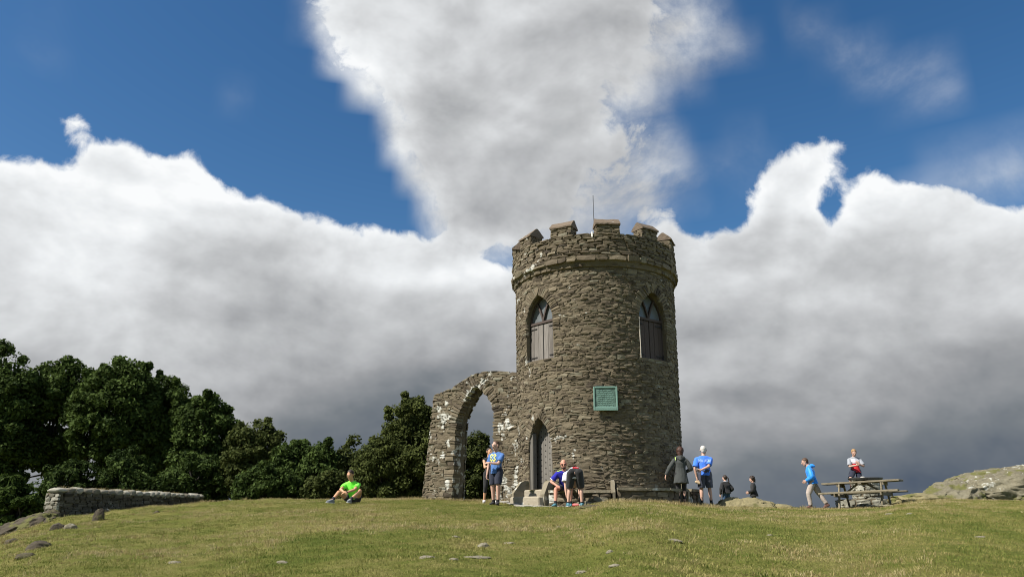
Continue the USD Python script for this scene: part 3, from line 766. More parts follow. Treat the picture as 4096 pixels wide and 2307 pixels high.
TH_S1, TH_S2, TH_S3 = solve_th(2080, 2.4, 2.85), solve_th(2186, 2.4, 2.85), solve_th(2452, 2.4, 2.85)
TH_S4 = solve_th(2728, 2.4, 2.85)
end_slab(TH_S1, 0.66, 0.52, 0.15)
end_slab(TH_S2, 0.72, 0.50, 0.16)
end_slab(TH_S3, 0.62, 0.46, 0.07)
end_slab(TH_S4, 0.78, 0.48, 0.12)
Z_SEAT = bench(TH_S2 + 0.05, TH_S3 - 0.03, 0.40, 0.42)
Z_R = at(2600, 1952, 22.0)[2]
bench(TH_S3 + 0.03, TH_S4 - 0.02, 0.40, 0.46, base=Z_R - 0.40)
bench(TH_S4 + 0.04, math.radians(118), 0.40, 0.50, base=Z_R - 0.40)
bench(math.radians(-100), TH_S1 - 0.04, 0.26, 0.34)

# lightning rod behind the parapet
rod_z0, rod_z1 = Z_S1, at(2376, 782, 23.4)[2]
rx = at(2376, 900, 23.4)[0]
rod = m3.Manifold.cylinder(rod_z1 - rod_z0, 0.016, 0.009, 8).translate([rx, 23.4, rod_z0])
obj('lightning_rod', rod, M_IRON, tower)
th = solve_th(2368, Z_PAR, R_PAR)
obj('rod_clip', oriented((0.05, 0.05, 0.17), tpt(th, R_PAR + 0.03, Z_PAR - 0.03), *frame_at(th), UP, 0.008), plain('white_clip', (0.7, 0.68, 0.62)), tower)

# bronze plaque
TH_P, Z_P = solve(2421.5, 1594, 2.66)
r, n = frame_at(TH_P)
pc = TC + n * 2.70 + UP * Z_P
px_m = 97 / (FPX / (pc[1] * cP + (pc[2] - EYE) * sP))
M_BRONZE = M('verdigris_bronze', {"g": ("geometry", {}), "n": ("noise_texture", {"scale": 7.0, "detail": 6.0, "roughness": 0.65}), "r": ("rgb_ramp", {"ramp": [(0.34, (0.030, 0.055, 0.043)), (0.52, (0.080, 0.140, 0.112)), (0.75, (0.125, 0.205, 0.168))]}), "p": ("principled_bsdf", {"roughness": 0.55, "metallic": 0.0, "specular_ior_level": 0.4})}, [("g.position", "n.vector"), ("n.fac", "r.fac"), ("r.color", "p.base_color")])
M_BRONZE2 = plain('bright_verdigris', (0.125, 0.215, 0.180), 0.6, 0.002, 30, 0.15)
pl = thing('bronze_plaque', 'square verdigris bronze plaque bolted high on the round tower', 'plaque', pc)
H = px_m / 2
obj('backplate', oriented((2 * H - 0.01, 0.03, 2 * H - 0.01), pc, r, n, UP, 0.004), M_BRONZE, pl)
for s in (-1, 1):
    obj('border', oriented((0.05, 0.03, 2 * H - 0.006), pc + n * 0.022 + r * s * (H - 0.025), r, n, UP, 0.01), M_BRONZE2, pl)
    obj('border', oriented((2 * H - 0.106, 0.03, 0.05 if s > 0 else 0.11), pc + n * 0.021 + UP * s * (H - (0.027 if s > 0 else 0.057)), r, n, UP, 0.01), M_BRONZE2, pl)
ln = []
for k in range(9):
    z = H - 0.12 - k * 0.058
    x = -H + 0.12
    while x < H - 0.14:
        w = rng.uniform(0.03, 0.11)
        if x + w < H - 0.1:
            ln.append(tris(oriented((w, 0.006, 0.022), pc + n * 0.017 + r * (x + w / 2) + UP * z, r, n, UP, 0.002)))
        x += w + 0.022
obj('raised_lettering', cat_mesh(ln), M_BRONZE2, pl, kind='stuff')

# ------------------------------------------------------------------ ruined arch wall
PHI = math.radians(28)
WD = np.array([-math.cos(PHI), math.sin(PHI), 0]); WN = np.array([-math.sin(PHI), -math.cos(PHI), 0])
WO = TC + WN * 0.36
EP = np.array([0, 0, EYE])


def on_wall(px, py):
    d = ray(px, py); t = ((WO - EP) @ WN) / (d @ WN); q = EP + d * t
    return float((q - WO) @ WD), float(q[2])


WTOP = [on_wall(*p) for p in [(1737, 1580), (1770, 1567), (1811, 1551), (1824, 1539), (1865, 1513), (1890, 1498), (1935, 1486), (1993, 1484), (2076, 1490)]]
WLEFT = [on_wall(*p) for p in [(1689, 1983), (1704, 1863), (1718, 1739), (1725, 1657)]]
WOPEN = [on_wall(*p) for p in [(1809, 1988), (1817, 1822), (1822, 1739), (1828, 1677), (1839, 1644), (1853, 1615), (1873, 1580), (1892, 1552), (1908, 1541), (1931, 1568), (1948, 1588), (1962, 1608), (1970, 1632), (1975, 1668), (1972, 1752), (1974, 1880), (1976, 1990)]]
zgw = WLEFT[0][1]
outer = [(WLEFT[0][0] + 0.02, zgw - 0.8)] + WLEFT + WTOP + [(2.2, WTOP[-1][1]), (2.2, zgw - 0.8)]
hole = [(WOPEN[0][0], zgw - 0.9)] + WOPEN + [(WOPEN[-1][0], zgw - 0.9)]
wall_poly = Polygon(outer).buffer(0).difference(Polygon(hole).buffer(0))
TW = 0.80


def map_wall(v): return WO + np.outer(v[:, 0], WD) + np.outer(v[:, 1], UP) + np.outer(v[:, 2], WN)


arch = thing('ruined_arch_wall', 'tall ruined stone wall with a pointed archway, blotched white with lichen, joined to the tower', 'wall', WO + WD * 4.5 + UP * zgw)
inner = wall_poly.buffer(-0.03)
g = max(getattr(inner, 'geoms', [inner]), key=lambda x: x.area)
cs = m3.CrossSection([np.array(g.exterior.coords)[:-1].tolist()] + [np.array(i.coords)[:-1].tolist() for i in g.interiors], m3.FillRule.EvenOdd)
w = cs.extrude(TW - 0.06)
v, f = tris(w.refine_to_length(0.22)); v[:, 2] -= TW - 0.052
inn = (v[:, 2] > -TW + 0.05) & (v[:, 2] < -0.05)
nz_ = (np.stack([fbm(np.column_stack([v[:, 0], v[:, 1], v[:, 2]]) * 4.5, 3, 60 + s) for s in range(3)], 1) - 0.5)
v[:, :2] += nz_[:, :2] * 0.10 * (v[:, :1] > 2.6)
# local axes are (along, up, out): mirrored, so the winding is turned
obj('core', (map_wall(v), f[:, ::-1]), M_MORTAR, arch)
rng = np.random.default_rng(23)
hole_ring = [hole[-1]] + hole[:-1]
vs = []
hd = hole[::-1]                                     # right foot, over the head, left foot
vq = []
seq = np.array(hole[1:-1])
seg = np.r_[0, np.cumsum(np.hypot(*np.diff(seq, axis=0).T))]
u = 0.0
hp = Polygon(hole).buffer(0)
while u < seg[-1] - 0.05:
    P = lambda a: np.array([np.interp(a, seg, seq[:, 0]), np.interp(a, seg, seq[:, 1])])
    zz = P(u)[1]
    l = rng.uniform(0.06, 0.12) if zz > zgw + 1.9 else rng.uniform(0.08, 0.20)
    e = min(u + l, seg[-1])
    t = P(e) - P(u); t = t / np.hypot(*t); nn = np.array([t[1], -t[0]])
    if hp.contains(Point(*(P((u + e) / 2) + nn * 0.05))):
        nn = -nn
    wd = rng.uniform(0.24, 0.42)
    i0, i1 = rng.uniform(-0.02, 0.05, 2)
    q = np.array([P(u + .006) - nn * i0, P(u + .006) + nn * wd * .5, P(u + .006) + nn * wd, P(e - .006) + nn * wd * rng.uniform(.9, 1.1), P(e - .006) + nn * wd * .5, P(e - .006) - nn * i1])
    pq = Polygon(q)
    if pq.is_valid and pq.area > 0.003:
        vq.append(q if pq.exterior.is_ccw else q[::-1])
    u = e
wst = []
for q in vq:
    v, f = stone_mesh(rng, q, (0.0, 0.04), back=0.40); wst.append((v, f, tone(rng)))
dom = wall_poly.buffer(0.01).difference(ops.unary_union([Polygon(q).buffer(0.004) for q in vq]))
for q in rubble(rng, 1.9, 7.2, zgw - 0.3, 6.9, dom, h=(0.045, 0.115), l=(0.12, 0.40), wob=0.11, seed=5):
    v, f = stone_mesh(rng, q, (-0.012, 0.030), back=0.10); wst.append((v, f, float(np.clip(tone(rng) + 0.06, 0, 1))))
for k in range(len(wst)):
    wst[k] = (wst[k][0], wst[k][1][:, ::-1], wst[k][2])
place_stones(arch, wst, map_wall, M_STONE, lambda v: np.ptp(v[:, 0]) * np.ptp(v[:, 1]) * (v[:, 0].mean() > 2.6), 300)
# the far face, and the top
bst = []
for q in rubble(rng, 2.5, 7.2, zgw - 0.3, 6.9, wall_poly, h=(0.07, 0.16), l=(0.18, 0.5), wob=0.10, seed=8):
    v, f = stone_mesh(rng, q, (0, 0.03)); v[:, 2] = -TW - v[:, 2]; bst.append((map_wall(v), f))
obj('back_rubble', cat_mesh(bst), M_STONE, arch, tone=0.45, kind='stuff')

# ------------------------------------------------------------------ ground hits
def hit_ground(px, py, Y0=6.0, Y1=40.0):
    d = ray(px, py); Y = np.linspace(Y0, Y1, 1400); zz = EYE + d[2] / d[1] * Y; xx = d[0] / d[1] * Y
    below = np.nonzero(zz <= ground(xx, Y, False))[0]
    k = below[0] if len(below) else int(np.argmin(zz - ground(xx, Y, False)))
    return float(xx[k]), float(Y[k])


# ------------------------------------------------------------------ rocks
ROCK_RAMP = [(0.25, (0.030, 0.026, 0.018)), (0.42, (0.090, 0.080, 0.054)), (0.56, (0.140, 0.128, 0.088)), (0.8, (0.19, 0.178, 0.132))]
M_ROCK = rock_mat('lichened_rock', ROCK_RAMP, lichen_bias=-0.035, tone=False, scale=1.3, moss=0.10, lich_col=(0.42, 0.42, 0.37))
M_ROCKD = rock_mat('dark_slate_rock', [(0.1, (0.024, 0.020, 0.015)), (0.5, (0.056, 0.047, 0.034)), (1, (0.11, 0.098, 0.074))], lichen_bias=-0.09, tone=False, scale=1.5, moss=0.09)
M_ROCKG = rock_mat('grassy_rock', [(0.1, (0.09, 0.080, 0.040)), (0.5, (0.170, 0.148, 0.080)), (1, (0.26, 0.23, 0.13))], lichen_bias=-0.12, tone=False, scale=1.6, moss=0.10)
M_ROCKP = rock_mat('pale_turf_stone', [(0.1, (0.09, 0.082, 0.055)), (0.5, (0.165, 0.150, 0.108)), (1, (0.26, 0.245, 0.20))], lichen_bias=-0.10, tone=False, scale=2.0)


def rock(name, label, cat, px, py, w, d, h, mat, seed, Y=None, sink=0.25, rot=0.0, amp=0.35, tilt=(0, 0), sub=4, group=None):
    x, y = hit_ground(px, py) if Y is None else (float(at(px, py, Y)[0]), Y)
    m = trimesh.creation.icosphere(sub)
    v = m.vertices.copy()
    a = fbm(v * 1.3 + seed * 3.1, 4, seed) - 0.5
    b = np.abs(fbm(v * 2.7 + seed, 4, seed + 50) - 0.5)
    rr = 1 + a * amp * 2.0 - b * amp * 1.2
    v = v * rr[:, None]
    # facets: cut by a few planes
    rg = np.random.default_rng(seed)
    for _ in range(5):
        n = rg.normal(size=3); n[2] = abs(n[2]) * 0.8; n /= np.linalg.norm(n); c = rg.uniform(0.74, 0.98)
        over = np.maximum(v @ n - c, 0); v = v - np.outer(over * 0.7, n)
    v = v + (np.stack([fbm(v * 7, 3, seed + s) for s in (3, 9, 14)], 1) - 0.5) * 0.16
    v = v * (w / 2, d / 2, h * (1 + sink) / 1.5)
    v[:, 2] += v[:, 0] * tilt[0] + v[:, 1] * tilt[1]
    c, s = math.cos(rot), math.sin(rot)
    v = np.column_stack([v[:, 0] * c - v[:, 1] * s, v[:, 0] * s + v[:, 1] * c, v[:, 2]])
    z = gz(x, y)
    top = v[:, 2].max()
    v = v + (x, y, z + h - top)
    return obj(name, (v, m.faces), mat, None, smooth=35, label=label, cat=cat, group=group)


rock('rock_outcrop', 'large pale lichen-covered rock outcrop rising at the right edge of the hilltop', 'rock', 4075, 1990, 5.4, 3.2, 1.12, M_ROCK, 4, Y=25.6, sink=0.8, amp=0.20, sub=6)
rock('rock_outcrop', 'lower rough shoulder of rock sloping down left from the big outcrop', 'rock', 3800, 1990, 2.0, 1.8, 0.62, M_ROCK, 9, Y=24.9, sink=0.9, amp=0.28, sub=5, tilt=(0.12, 0))
rock('rock', 'low grassy rock slab lying between the picnic table and the outcrop', 'rock', 3690, 2000, 1.9, 1.2, 0.22, M_ROCKG, 14, Y=24.2, sink=1.2)
rock('rock', 'straw-coloured hump of rock hiding the feet of the person with a ponytail', 'rock', 2925, 2012, 1.15, 0.9, 0.30, M_ROCKG, 21, Y=23.2, sink=0.9)
rock('rock', 'broad straw-coloured rock hump in front of the curly-haired person', 'rock', 3025, 2014, 1.5, 0.9, 0.30, M_ROCKG, 27, Y=23.1, sink=0.9)
rock('rock', 'small flat grassy rock just right of the two straw-coloured humps', 'rock', 3120, 2022, 0.9, 0.7, 0.14, M_ROCKG, 29, Y=24.0, sink=0.9)
rock('rock', 'pale flat stone set in the grass before the right legs of the picnic table', 'stone', 3548, 2024, 0.55, 0.4, 0.07, M_ROCKP, 31)
rock('boulder', 'long dark slate boulder sloping up to the end of the drystone wall', 'rock', 90, 2120, 2.5, 1.3, 0.52, M_ROCKD, 36, Y=24.4, sink=0.9, rot=0.15, tilt=(0.22, 0), sub=5)
rock('boulder', 'mossy dark boulder touching the foot of the pale wall end', 'rock', 196, 2085, 0.9, 0.8, 0.40, M_ROCKD, 39, Y=25.2, sink=0.8)
rock('rock', 'dark triangular stone standing upright on the slope right of the wall end', 'stone', 392, 2086, 0.30, 0.22, 0.28, M_ROCKD, 44, sink=0.5, amp=0.15)
for px, py, w, h, s, lab in [(196, 2094, .30, .16, 51, 'knobbly brown stone on the slope just below the mossy boulder'), (229, 2115, .34, .13, 52, 'elongated dark stone below and right of the mossy boulder'), (282, 2110, .34, .11, 53, 'brownish hump of stone left of the dark triangular stone'), (154, 2188, .38, .11, 54, 'dark flat slab low on the left slope below the boulder'),
                             (52, 2165, .32, .10, 55, 'small brown stone beside the left edge of the picture'), (106, 2228, .34, .07, 56, 'low brown-grey stone nearest the lower left corner'), (430, 2034, .32, .12, 57, 'pale pointed stone leaning at the foot of the shadowed wall'), (568, 2066, .22, .08, 58, 'small dark stone in a pair on the slope below the wall, on the left'), (626, 2063, .22, .09, 59, 'small dark stone in a pair on the slope below the wall, on the right'),
                             (345, 2045, .5, .12, 60, 'low mossy stones lump at the shaded foot of the wall')]:
    rock('stone', lab, 'stone', px, py, w, w * 0.8, h, M_ROCKD if s not in (57, 53) else M_ROCK, s, sub=3, sink=0.7, group=None)
for px, py, w, h, s, lab in [(1935, 2180, .26, .085, 71, 'largest pale rounded stone in the grass in front of the archway'), (1822, 2150, .20, .03, 72, 'pale flat stone in the grass left of the largest rounded stone'), (2038, 2164, .26, .03, 73, 'pair of thin pale flakes in the grass below the blue-shirted man'), (1712, 2236, .30, .035, 74, 'wide flat pale stone in the grass under the left arch pier'), (1815, 2246, .16, .03, 75, 'small pale stone in the near grass below the archway'),
                             (1905, 2228, .50, .03, 76, 'long bare pale patch of stone in the near turf'), (2330, 2288, .24, .03, 77, 'flat pale stone by the lower edge below the bending person'), (2234, 2106, .14, .025, 78, 'small white stone in the turf below the bending person'), (2440, 2208, .14, .04, 79, 'small upright pale stone in the grass below the plaque'), (2690, 2165, .34, .035, 80, 'pale slab in the grass below the person in the long dark coat'),
                             (1130, 2245, .22, .04, 81, 'whitish stone in the turf below the seated man in green'), (700, 2250, .26, .04, 82, 'whitish stone in the turf at lower left'), (3640, 2060, .20, .03, 83, 'tiny pale stone in the grass just right of the picnic table'), (3560, 2062, .28, .025, 84, 'thin pale stone in the grass below the picnic table'), (3920, 2140, .26, .03, 85, 'pale stone in the grass below the big outcrop'), (3080, 2140, .2, .03, 86, 'pale stone in the grass below the curly-haired person'), (2460, 2270, .2, .03, 87, 'flat pale stone at the lower edge right of the bending person')]:
    rock('stone', lab, 'stone', px, py, w * 0.75, w * 0.45, h * 0.75, M_ROCKP, s, sub=3, sink=0.8)
rock('rock', 'dark flat stone lying right of the bending person', 'stone', 2362, 2030, 0.55, 0.35, 0.055, M_ROCKD, 91, sink=0.9, sub=3)
rock('rock', 'bare pale rock breaking through the grass at the foot of the tower', 'rock', 2420, 1996, 0.8, 0.5, 0.07, M_ROCKP, 92, Y=21.6, sink=0.9, sub=4)

# worn path of flat stones before the door
M_PATH = rock_mat('path_stone', [(0.1, (0.15, 0.14, 0.125)), (0.5, (0.235, 0.225, 0.20)), (1, (0.33, 0.315, 0.285))], lichen_bias=-0.09, tone=True)
path_st = []
rng = np.random.default_rng(5)
ppoly = Polygon([hit_ground(1985, 2010), hit_ground(2060, 2020), hit_ground(2200, 2026), hit_ground(2275, 2022), hit_ground(2285, 2012), (TC + tdir(np.array(TH_S2 + .1)) * 3.1)[:2], (TC + tdir(np.array(TH_D)) * 3.2)[:2], hit_ground(2030, 2004)])
pv = []
for q in rubble(rng, ppoly.bounds[0], ppoly.bounds[2], ppoly.bounds[1], ppoly.bounds[3], ppoly.buffer(0), h=(0.22, 0.45), l=(0.3, 0.7), wob=0.12, gap=0.02, keep=0.01, seed=3):
    v, f = stone_mesh(rng, q, (0.012, 0.03), back=0.08, tilt=0.02)
    pv.append((np.column_stack([v[:, 0], v[:, 1], ground(v[:, 0], v[:, 1]) + v[:, 2]]), f))
pth = UsdGeom.Xform.Define(stage, '/World/path'); tag(pth.GetPrim(), kind='structure')
for v, f in pv:
    obj('paving_stone', (v, f), M_PATH, ('/World/path', np.zeros(3)), tone=tone(rng))

# ------------------------------------------------------------------ drystone boundary wall
rng = np.random.default_rng(31)
A = at(221, 2060, 26.0)[:2]; B = at(816, 1995, 34.0)[:2]
dl = B - A; LW = np.hypot(*dl); dl /= LW
DL = np.array([dl[0], dl[1], 0]); DR = np.array([dl[1], -dl[0], 0])       # along, and out of the face we see
ztA, ztB = at(224, 1966, 26.0)[2], at(814, 1990, 34.0)[2]
A3 = np.array([A[0], A[1], 0.0])
dw_ = thing('drystone_wall', 'low drystone boundary wall running back into the trees, its long face in shadow', 'wall', (*A, gz(*A)))
zlo = min(gz(*A), gz(*B)) - 0.6
TH_DW = 0.46
pr = [(0, zlo), (LW, zlo), (LW, ztB - 0.02), (0, ztA - 0.02)]
w = m3.CrossSection([pr]).extrude(TH_DW - 0.06)
v, f = tris(w); v[:, 2] -= TH_DW - 0.03
mapd = lambda v: A3 + np.outer(v[:, 0], DL) + np.outer(v[:, 1], UP) + np.outer(v[:, 2], DR)
obj('core', (mapd(v), f), M_MORTAR, dw_)
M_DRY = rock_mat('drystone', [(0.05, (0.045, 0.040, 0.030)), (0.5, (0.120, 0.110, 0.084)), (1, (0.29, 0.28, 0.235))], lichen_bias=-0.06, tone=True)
M_DRY_SHADED = rock_mat('drystone_painted_shade', [(0.05, (0.030, 0.026, 0.019)), (0.5, (0.068, 0.060, 0.044)), (1, (0.13, 0.12, 0.095))], lichen_bias=-0.16, tone=True)  # drystone with a darker colour, painting in the shade of the long face
dst = []
for q in rubble(rng, 0, LW, zlo, ztA, Polygon(pr), h=(0.07, 0.16), l=(0.15, 0.45), wob=0.03, seed=2):
    if q[:, 1].max() > ground(*(A3 + DL * q[:, 0].mean())[:2, None])[0] - 0.1:
        v, f = stone_mesh(rng, q, (-0.01, 0.035)); dst.append((v, f, tone(rng)))
place_stones(dw_, dst, mapd, M_DRY_SHADED, lambda v: np.ptp(v[:, 0]) * np.ptp(v[:, 1]) / (1 + 0.1 * v[:, 0].mean()), 60)
# end face
est = []
mape = lambda v: A3 - DR * (TH_DW / 2) + np.outer(v[:, 0], DR) + np.outer(v[:, 1], UP) - np.outer(v[:, 2], DL)
for q in rubble(rng, -TH_DW / 2 - 0.02, TH_DW / 2 + 0.03, zlo + 0.3, ztA - 0.01, sbox(-TH_DW / 2 - 0.02, zlo, TH_DW / 2 + 0.03, ztA), h=(0.10, 0.17), l=(0.16, 0.36), wob=0.02, seed=9):
    v, f = stone_mesh(rng, q, (0.0, 0.04)); obj('end_stone', (mape(v), f), M_DRY, dw_, tone=float(rng.uniform(.5, .95)))
# coping stones
sx, k = -0.06, 0
while sx < LW:
    l = rng.uniform(0.24, 0.42) if k else 0.46
    zt = ztA + (ztB - ztA) * (sx + l / 2) / LW
    m = trimesh.creation.icosphere(2); vv = m.vertices.copy()
    vv = np.sign(vv) * np.abs(vv) ** 0.75
    vv = vv * (1 + 0.5 * (fbm(vv * 1.6 + k * 5, 3, k) - 0.5))[:, None]
    vv = vv * (l / 2 * 1.0, TH_DW / 2 + 0.06, rng.uniform(0.09, 0.14) if k else 0.09)
    c = A3 - DR * (TH_DW / 2) + DL * (sx + l / 2) + UP * (zt + 0.05)
    obj('coping_stone', (c + np.outer(vv[:, 0], DL) + np.outer(vv[:, 1], DR) + np.outer(vv[:, 2], UP), m.faces), M_DRY, dw_, smooth=40, tone=float(rng.uniform(.45, .95)))
    sx += l + 0.012; k += 1

# ------------------------------------------------------------------ trees
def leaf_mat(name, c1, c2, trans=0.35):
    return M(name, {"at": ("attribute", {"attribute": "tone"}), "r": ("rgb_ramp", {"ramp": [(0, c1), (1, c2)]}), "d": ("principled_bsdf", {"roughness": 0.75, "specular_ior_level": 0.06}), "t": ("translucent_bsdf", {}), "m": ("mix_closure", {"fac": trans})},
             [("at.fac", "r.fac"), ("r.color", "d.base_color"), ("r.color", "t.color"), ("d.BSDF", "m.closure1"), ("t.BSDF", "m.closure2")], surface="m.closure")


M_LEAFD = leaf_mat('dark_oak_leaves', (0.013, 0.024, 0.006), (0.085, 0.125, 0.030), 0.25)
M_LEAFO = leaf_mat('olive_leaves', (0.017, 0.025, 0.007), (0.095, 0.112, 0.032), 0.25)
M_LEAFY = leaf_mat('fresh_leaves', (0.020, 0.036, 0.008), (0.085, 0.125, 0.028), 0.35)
M_BARK = plain('bark', (0.030, 0.026, 0.021), 0.95, 0.02, 12)


def tube(path, r0, r1, n=7):
    path = np.array(path, float); k = len(path)
    rad = np.linspace(r0, r1, k)
    t = np.gradient(path, axis=0); t /= np.linalg.norm(t, axis=1)[:, None]
    a = np.cross(t, [0.3, 0.2, 0.93]); a /= np.linalg.norm(a, axis=1)[:, None] + 1e-9
    b = np.cross(t, a)
    ang = np.linspace(0, 2 * np.pi, n, endpoint=False)
    v = (path[:, None] + rad[:, None, None] * (np.cos(ang)[None, :, None] * a[:, None] + np.sin(ang)[None, :, None] * b[:, None])).reshape(-1, 3)
    i = np.arange(k - 1)[:, None] * n + np.arange(n)[None]; j = np.arange(k - 1)[:, None] * n + (np.arange(n)[None] + 1) % n
    f = np.vstack([np.stack([i, j, j + n], -1).reshape(-1, 3), np.stack([i, j + n, i + n], -1).reshape(-1, 3)])
    return v, f


def leaves(rg, centres, radii, per, size, tone0):
    """Leaf-sized faces spread through clumps: diamonds folded along the rib."""
    n = len(centres) * per
    ci = np.repeat(np.arange(len(centres)), per)
    d = rg.normal(size=(n, 3)); d /= np.linalg.norm(d, axis=1)[:, None]
    rr = rg.uniform(0.25, 1.0, n) ** 0.5
    p = centres[ci] + d * (rr * radii[ci])[:, None] * (1, 1, 0.8)
    nrm = d * 0.7 + rg.normal(size=(n, 3)) * 0.6 + (0, 0, 0.35); nrm /= np.linalg.norm(nrm, axis=1)[:, None]
    a = np.cross(nrm, rg.normal(size=(n, 3))); a /= np.linalg.norm(a, axis=1)[:, None] + 1e-9
    b = np.cross(nrm, a)
    s = size * rg.uniform(0.6, 1.35, n)[:, None]
    v = np.stack([p - a * s * 0.75, p - b * s * 0.42 + nrm * s * 0.1, p + a * s * 0.75, p + b * s * 0.42 + nrm * s * 0.1], 1).reshape(-1, 3)
    k = np.arange(n)[:, None] * 4
    f = np.vstack([k + (0, 1, 2), k + (0, 2, 3)])
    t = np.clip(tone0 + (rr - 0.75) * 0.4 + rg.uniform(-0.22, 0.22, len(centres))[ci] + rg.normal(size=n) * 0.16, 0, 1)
    return v, f, np.repeat(t, 4)


def tree(name, label, px, ptop, Y, wid, bottom=0.12, nclump=120, per=150, size=0.15, mat=None, seed=0, lean=0.0, tone0=0.45, rc=(0.45, 0.95), depth=0.8, hole=None, cat='tree', spikes=6, shape=1.0, group=None):
    rg = np.random.default_rng(seed)
    nclump, rc, size, per = int(nclump * 1.5), (rc[0] * 0.72, rc[1] * 0.80), size * 0.82, int(per * 1.05)
    top = at(px, ptop, Y); x = float(top[0]); zg = gz(x, Y)
    hgt = top[2] - zg
    W = wid / 2
    base = np.array([x - lean * 0.5, Y, zg - 0.2])
    t = thing(name, label, cat, base)
    zc = zg + hgt * (bottom + (1 - bottom) * 0.5); hz = hgt * (1 - bottom) * 0.5
    cs, rs = [], []
    while len(cs) < nclump:
        d = rg.normal(size=3); d /= np.linalg.norm(d)
        r = rg.uniform(0.18, 1.0) ** 0.45
        lump = 0.84 + 0.34 * (fbm((d * 1.7 + seed * 7.7)[None], 3, seed)[0] - 0.3)
        q = d * r * min(lump, 1.06)
        wz = 1.0 - shape * 0.25 * max(q[2], 0) - 0.12 * max(-q[2], 0)
        p = np.array([x + lean * q[2] + q[0] * W * wz, Y + q[1] * W * depth * wz, zc + q[2] * hz])
        if p[2] < zg + 0.15:
            p[2] = zg + 0.15
        if hole is not None and np.linalg.norm((p - hole[0]) / hole[1]) < 1 and rg.random() < 0.93:
            continue
        cs.append(p); rs.append(rg.uniform(*rc) * (0.75 if r > 0.85 else 1))
    for _ in range(spikes):                       # sprigs that break the outline
        d = rg.normal(size=3); d[2] = abs(d[2]) * 0.7; d /= np.linalg.norm(d)
        for u in (0.90, 0.95, 0.99):
            cs.append(np.array([x + lean * d[2] * u + d[0] * W * u * 0.9, Y + d[1] * W * depth * u, zc + d[2] * hz * u])); rs.append(0.34 * (1.6 - u) * rg.uniform(.5, 1.2))
    cs, rs = np.array(cs), np.array(rs)
    # trunk and limbs
    fork = np.array([x - lean * 0.2, Y, zg + hgt * max(bottom, 0.16)])
    tr = [tube([base, (base + fork) / 2 + rg.normal(size=3) * 0.06, fork, fork + (0, 0, hgt * 0.3)], 0.045 * hgt * 0.6 + 0.05, 0.05)]
    far = np.argsort(-np.linalg.norm(cs - fork, axis=1))
    for k in rg.choice(len(cs), min(26, len(cs)), replace=False):
        e = cs[k]; s = fork + (0, 0, rg.uniform(-0.1, 0.3) * hgt * 0.5)
        m_ = s * 0.5 + e * 0.5 + (0, 0, -0.05 * hgt) + rg.normal(size=3) * 0.15
        tr.append(tube([s, s * .75 + m_ * .25 + (0, 0, .05), m_, e * .7 + m_ * .3, e], 0.07, 0.012, 5))
    obj('trunk', cat_mesh(tr), M_BARK, t, smooth=True)
    v, f, tn = leaves(rg, cs, rs, per, size, tone0)
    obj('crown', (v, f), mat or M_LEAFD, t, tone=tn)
    return t


hl = (at(265, 1690, 41), np.array([1.5, 6.0, 0.95]))
tree('broadleaf_tree', 'tallest dark tree of the wood, standing far left behind the leafy young bush', 40, 1335, 40, 6.0, 0.12, 190, 150, 0.17, seed=1, hole=hl, rc=(0.5, 1.05))
tree('broadleaf_tree', 'dark tree cut off by the left edge of the picture, beside the tallest one', -75, 1370, 41, 4.6, 0.05, 140, 150, 0.17, seed=21, rc=(0.5, 1.0))
tree('broadleaf_tree', 'dark tree right of the tallest one, gaps of sky showing under its crown', 275, 1420, 42, 5.6, 0.30, 170, 150, 0.17, seed=2, hole=hl, rc=(0.5, 1.0))
tree('broadleaf_tree', 'dark rounded tree above the middle of the drystone wall', 500, 1402, 41, 5.4, 0.22, 180, 150, 0.17, seed=3, rc=(0.5, 1.0))
tree('broadleaf_tree', 'dark tree with a ragged sloping top, above the far end of the drystone wall', 690, 1475, 42, 4.6, 0.10, 150, 150, 0.17, seed=5, rc=(0.45, 0.9))
tree('broadleaf_tree', 'dark tree with a branch reaching right at the end of the tall wood', 850, 1545, 41, 4.2, 0.06, 120, 150, 0.16, seed=6, rc=(0.45, 0.85), spikes=9)
tree('broadleaf_tree', 'smaller dark tree with thin open branches, right of the tall wood', 1040, 1672, 38, 3.9, -0.1, 110, 130, 0.15, M_LEAFO, seed=7, rc=(0.4, 0.75), spikes=14, tone0=0.42)
tree('shrub', 'dark hawthorn bush halfway between the wood and the seated man', 1180, 1735, 37, 2.6, -0.45, 70, 130, 0.14, seed=8, rc=(0.35, 0.7), cat='bush', spikes=10, tone0=0.4)
tree('shrub', 'dark bush standing just left above the man in green', 1290, 1745, 36, 2.4, -0.45, 70, 130, 0.14, seed=9, rc=(0.35, 0.65), cat='bush', spikes=9)
tree('shrub', 'dark bush behind the head of the man in green', 1400, 1728, 37, 2.6, -0.45, 75, 130, 0.14, M_LEAFO, seed=10, rc=(0.35, 0.65), cat='bush', spikes=9, tone0=0.35)
tree('broadleaf_tree', 'olive green rounded tree close behind the left side of the arch wall', 1668, 1566, 34, 4.3, -0.25, 230, 210, 0.105, M_LEAFO, seed=12, rc=(0.4, 0.75), tone0=0.5, spikes=10, shape=1.5)
tree('shrub', 'olive bush filling the lower slope left of the arch wall', 1520, 1735, 33, 2.6, -0.45, 110, 190, 0.105, M_LEAFO, seed=13, rc=(0.35, 0.6), cat='bush', tone0=0.5)
tree('shrub', 'dark bush seen through the archway', 1895, 1722, 34, 2.4, -0.45, 90, 160, 0.11, M_LEAFO, seed=14, rc=(0.3, 0.6), cat='bush', tone0=0.4)
tree('shrub', 'low green bush in the wood edge behind the far end of the drystone wall', 800, 1800, 38, 4.0, -0.45, 90, 130, 0.14, seed=15, rc=(0.4, 0.7), cat='bush', tone0=0.3)
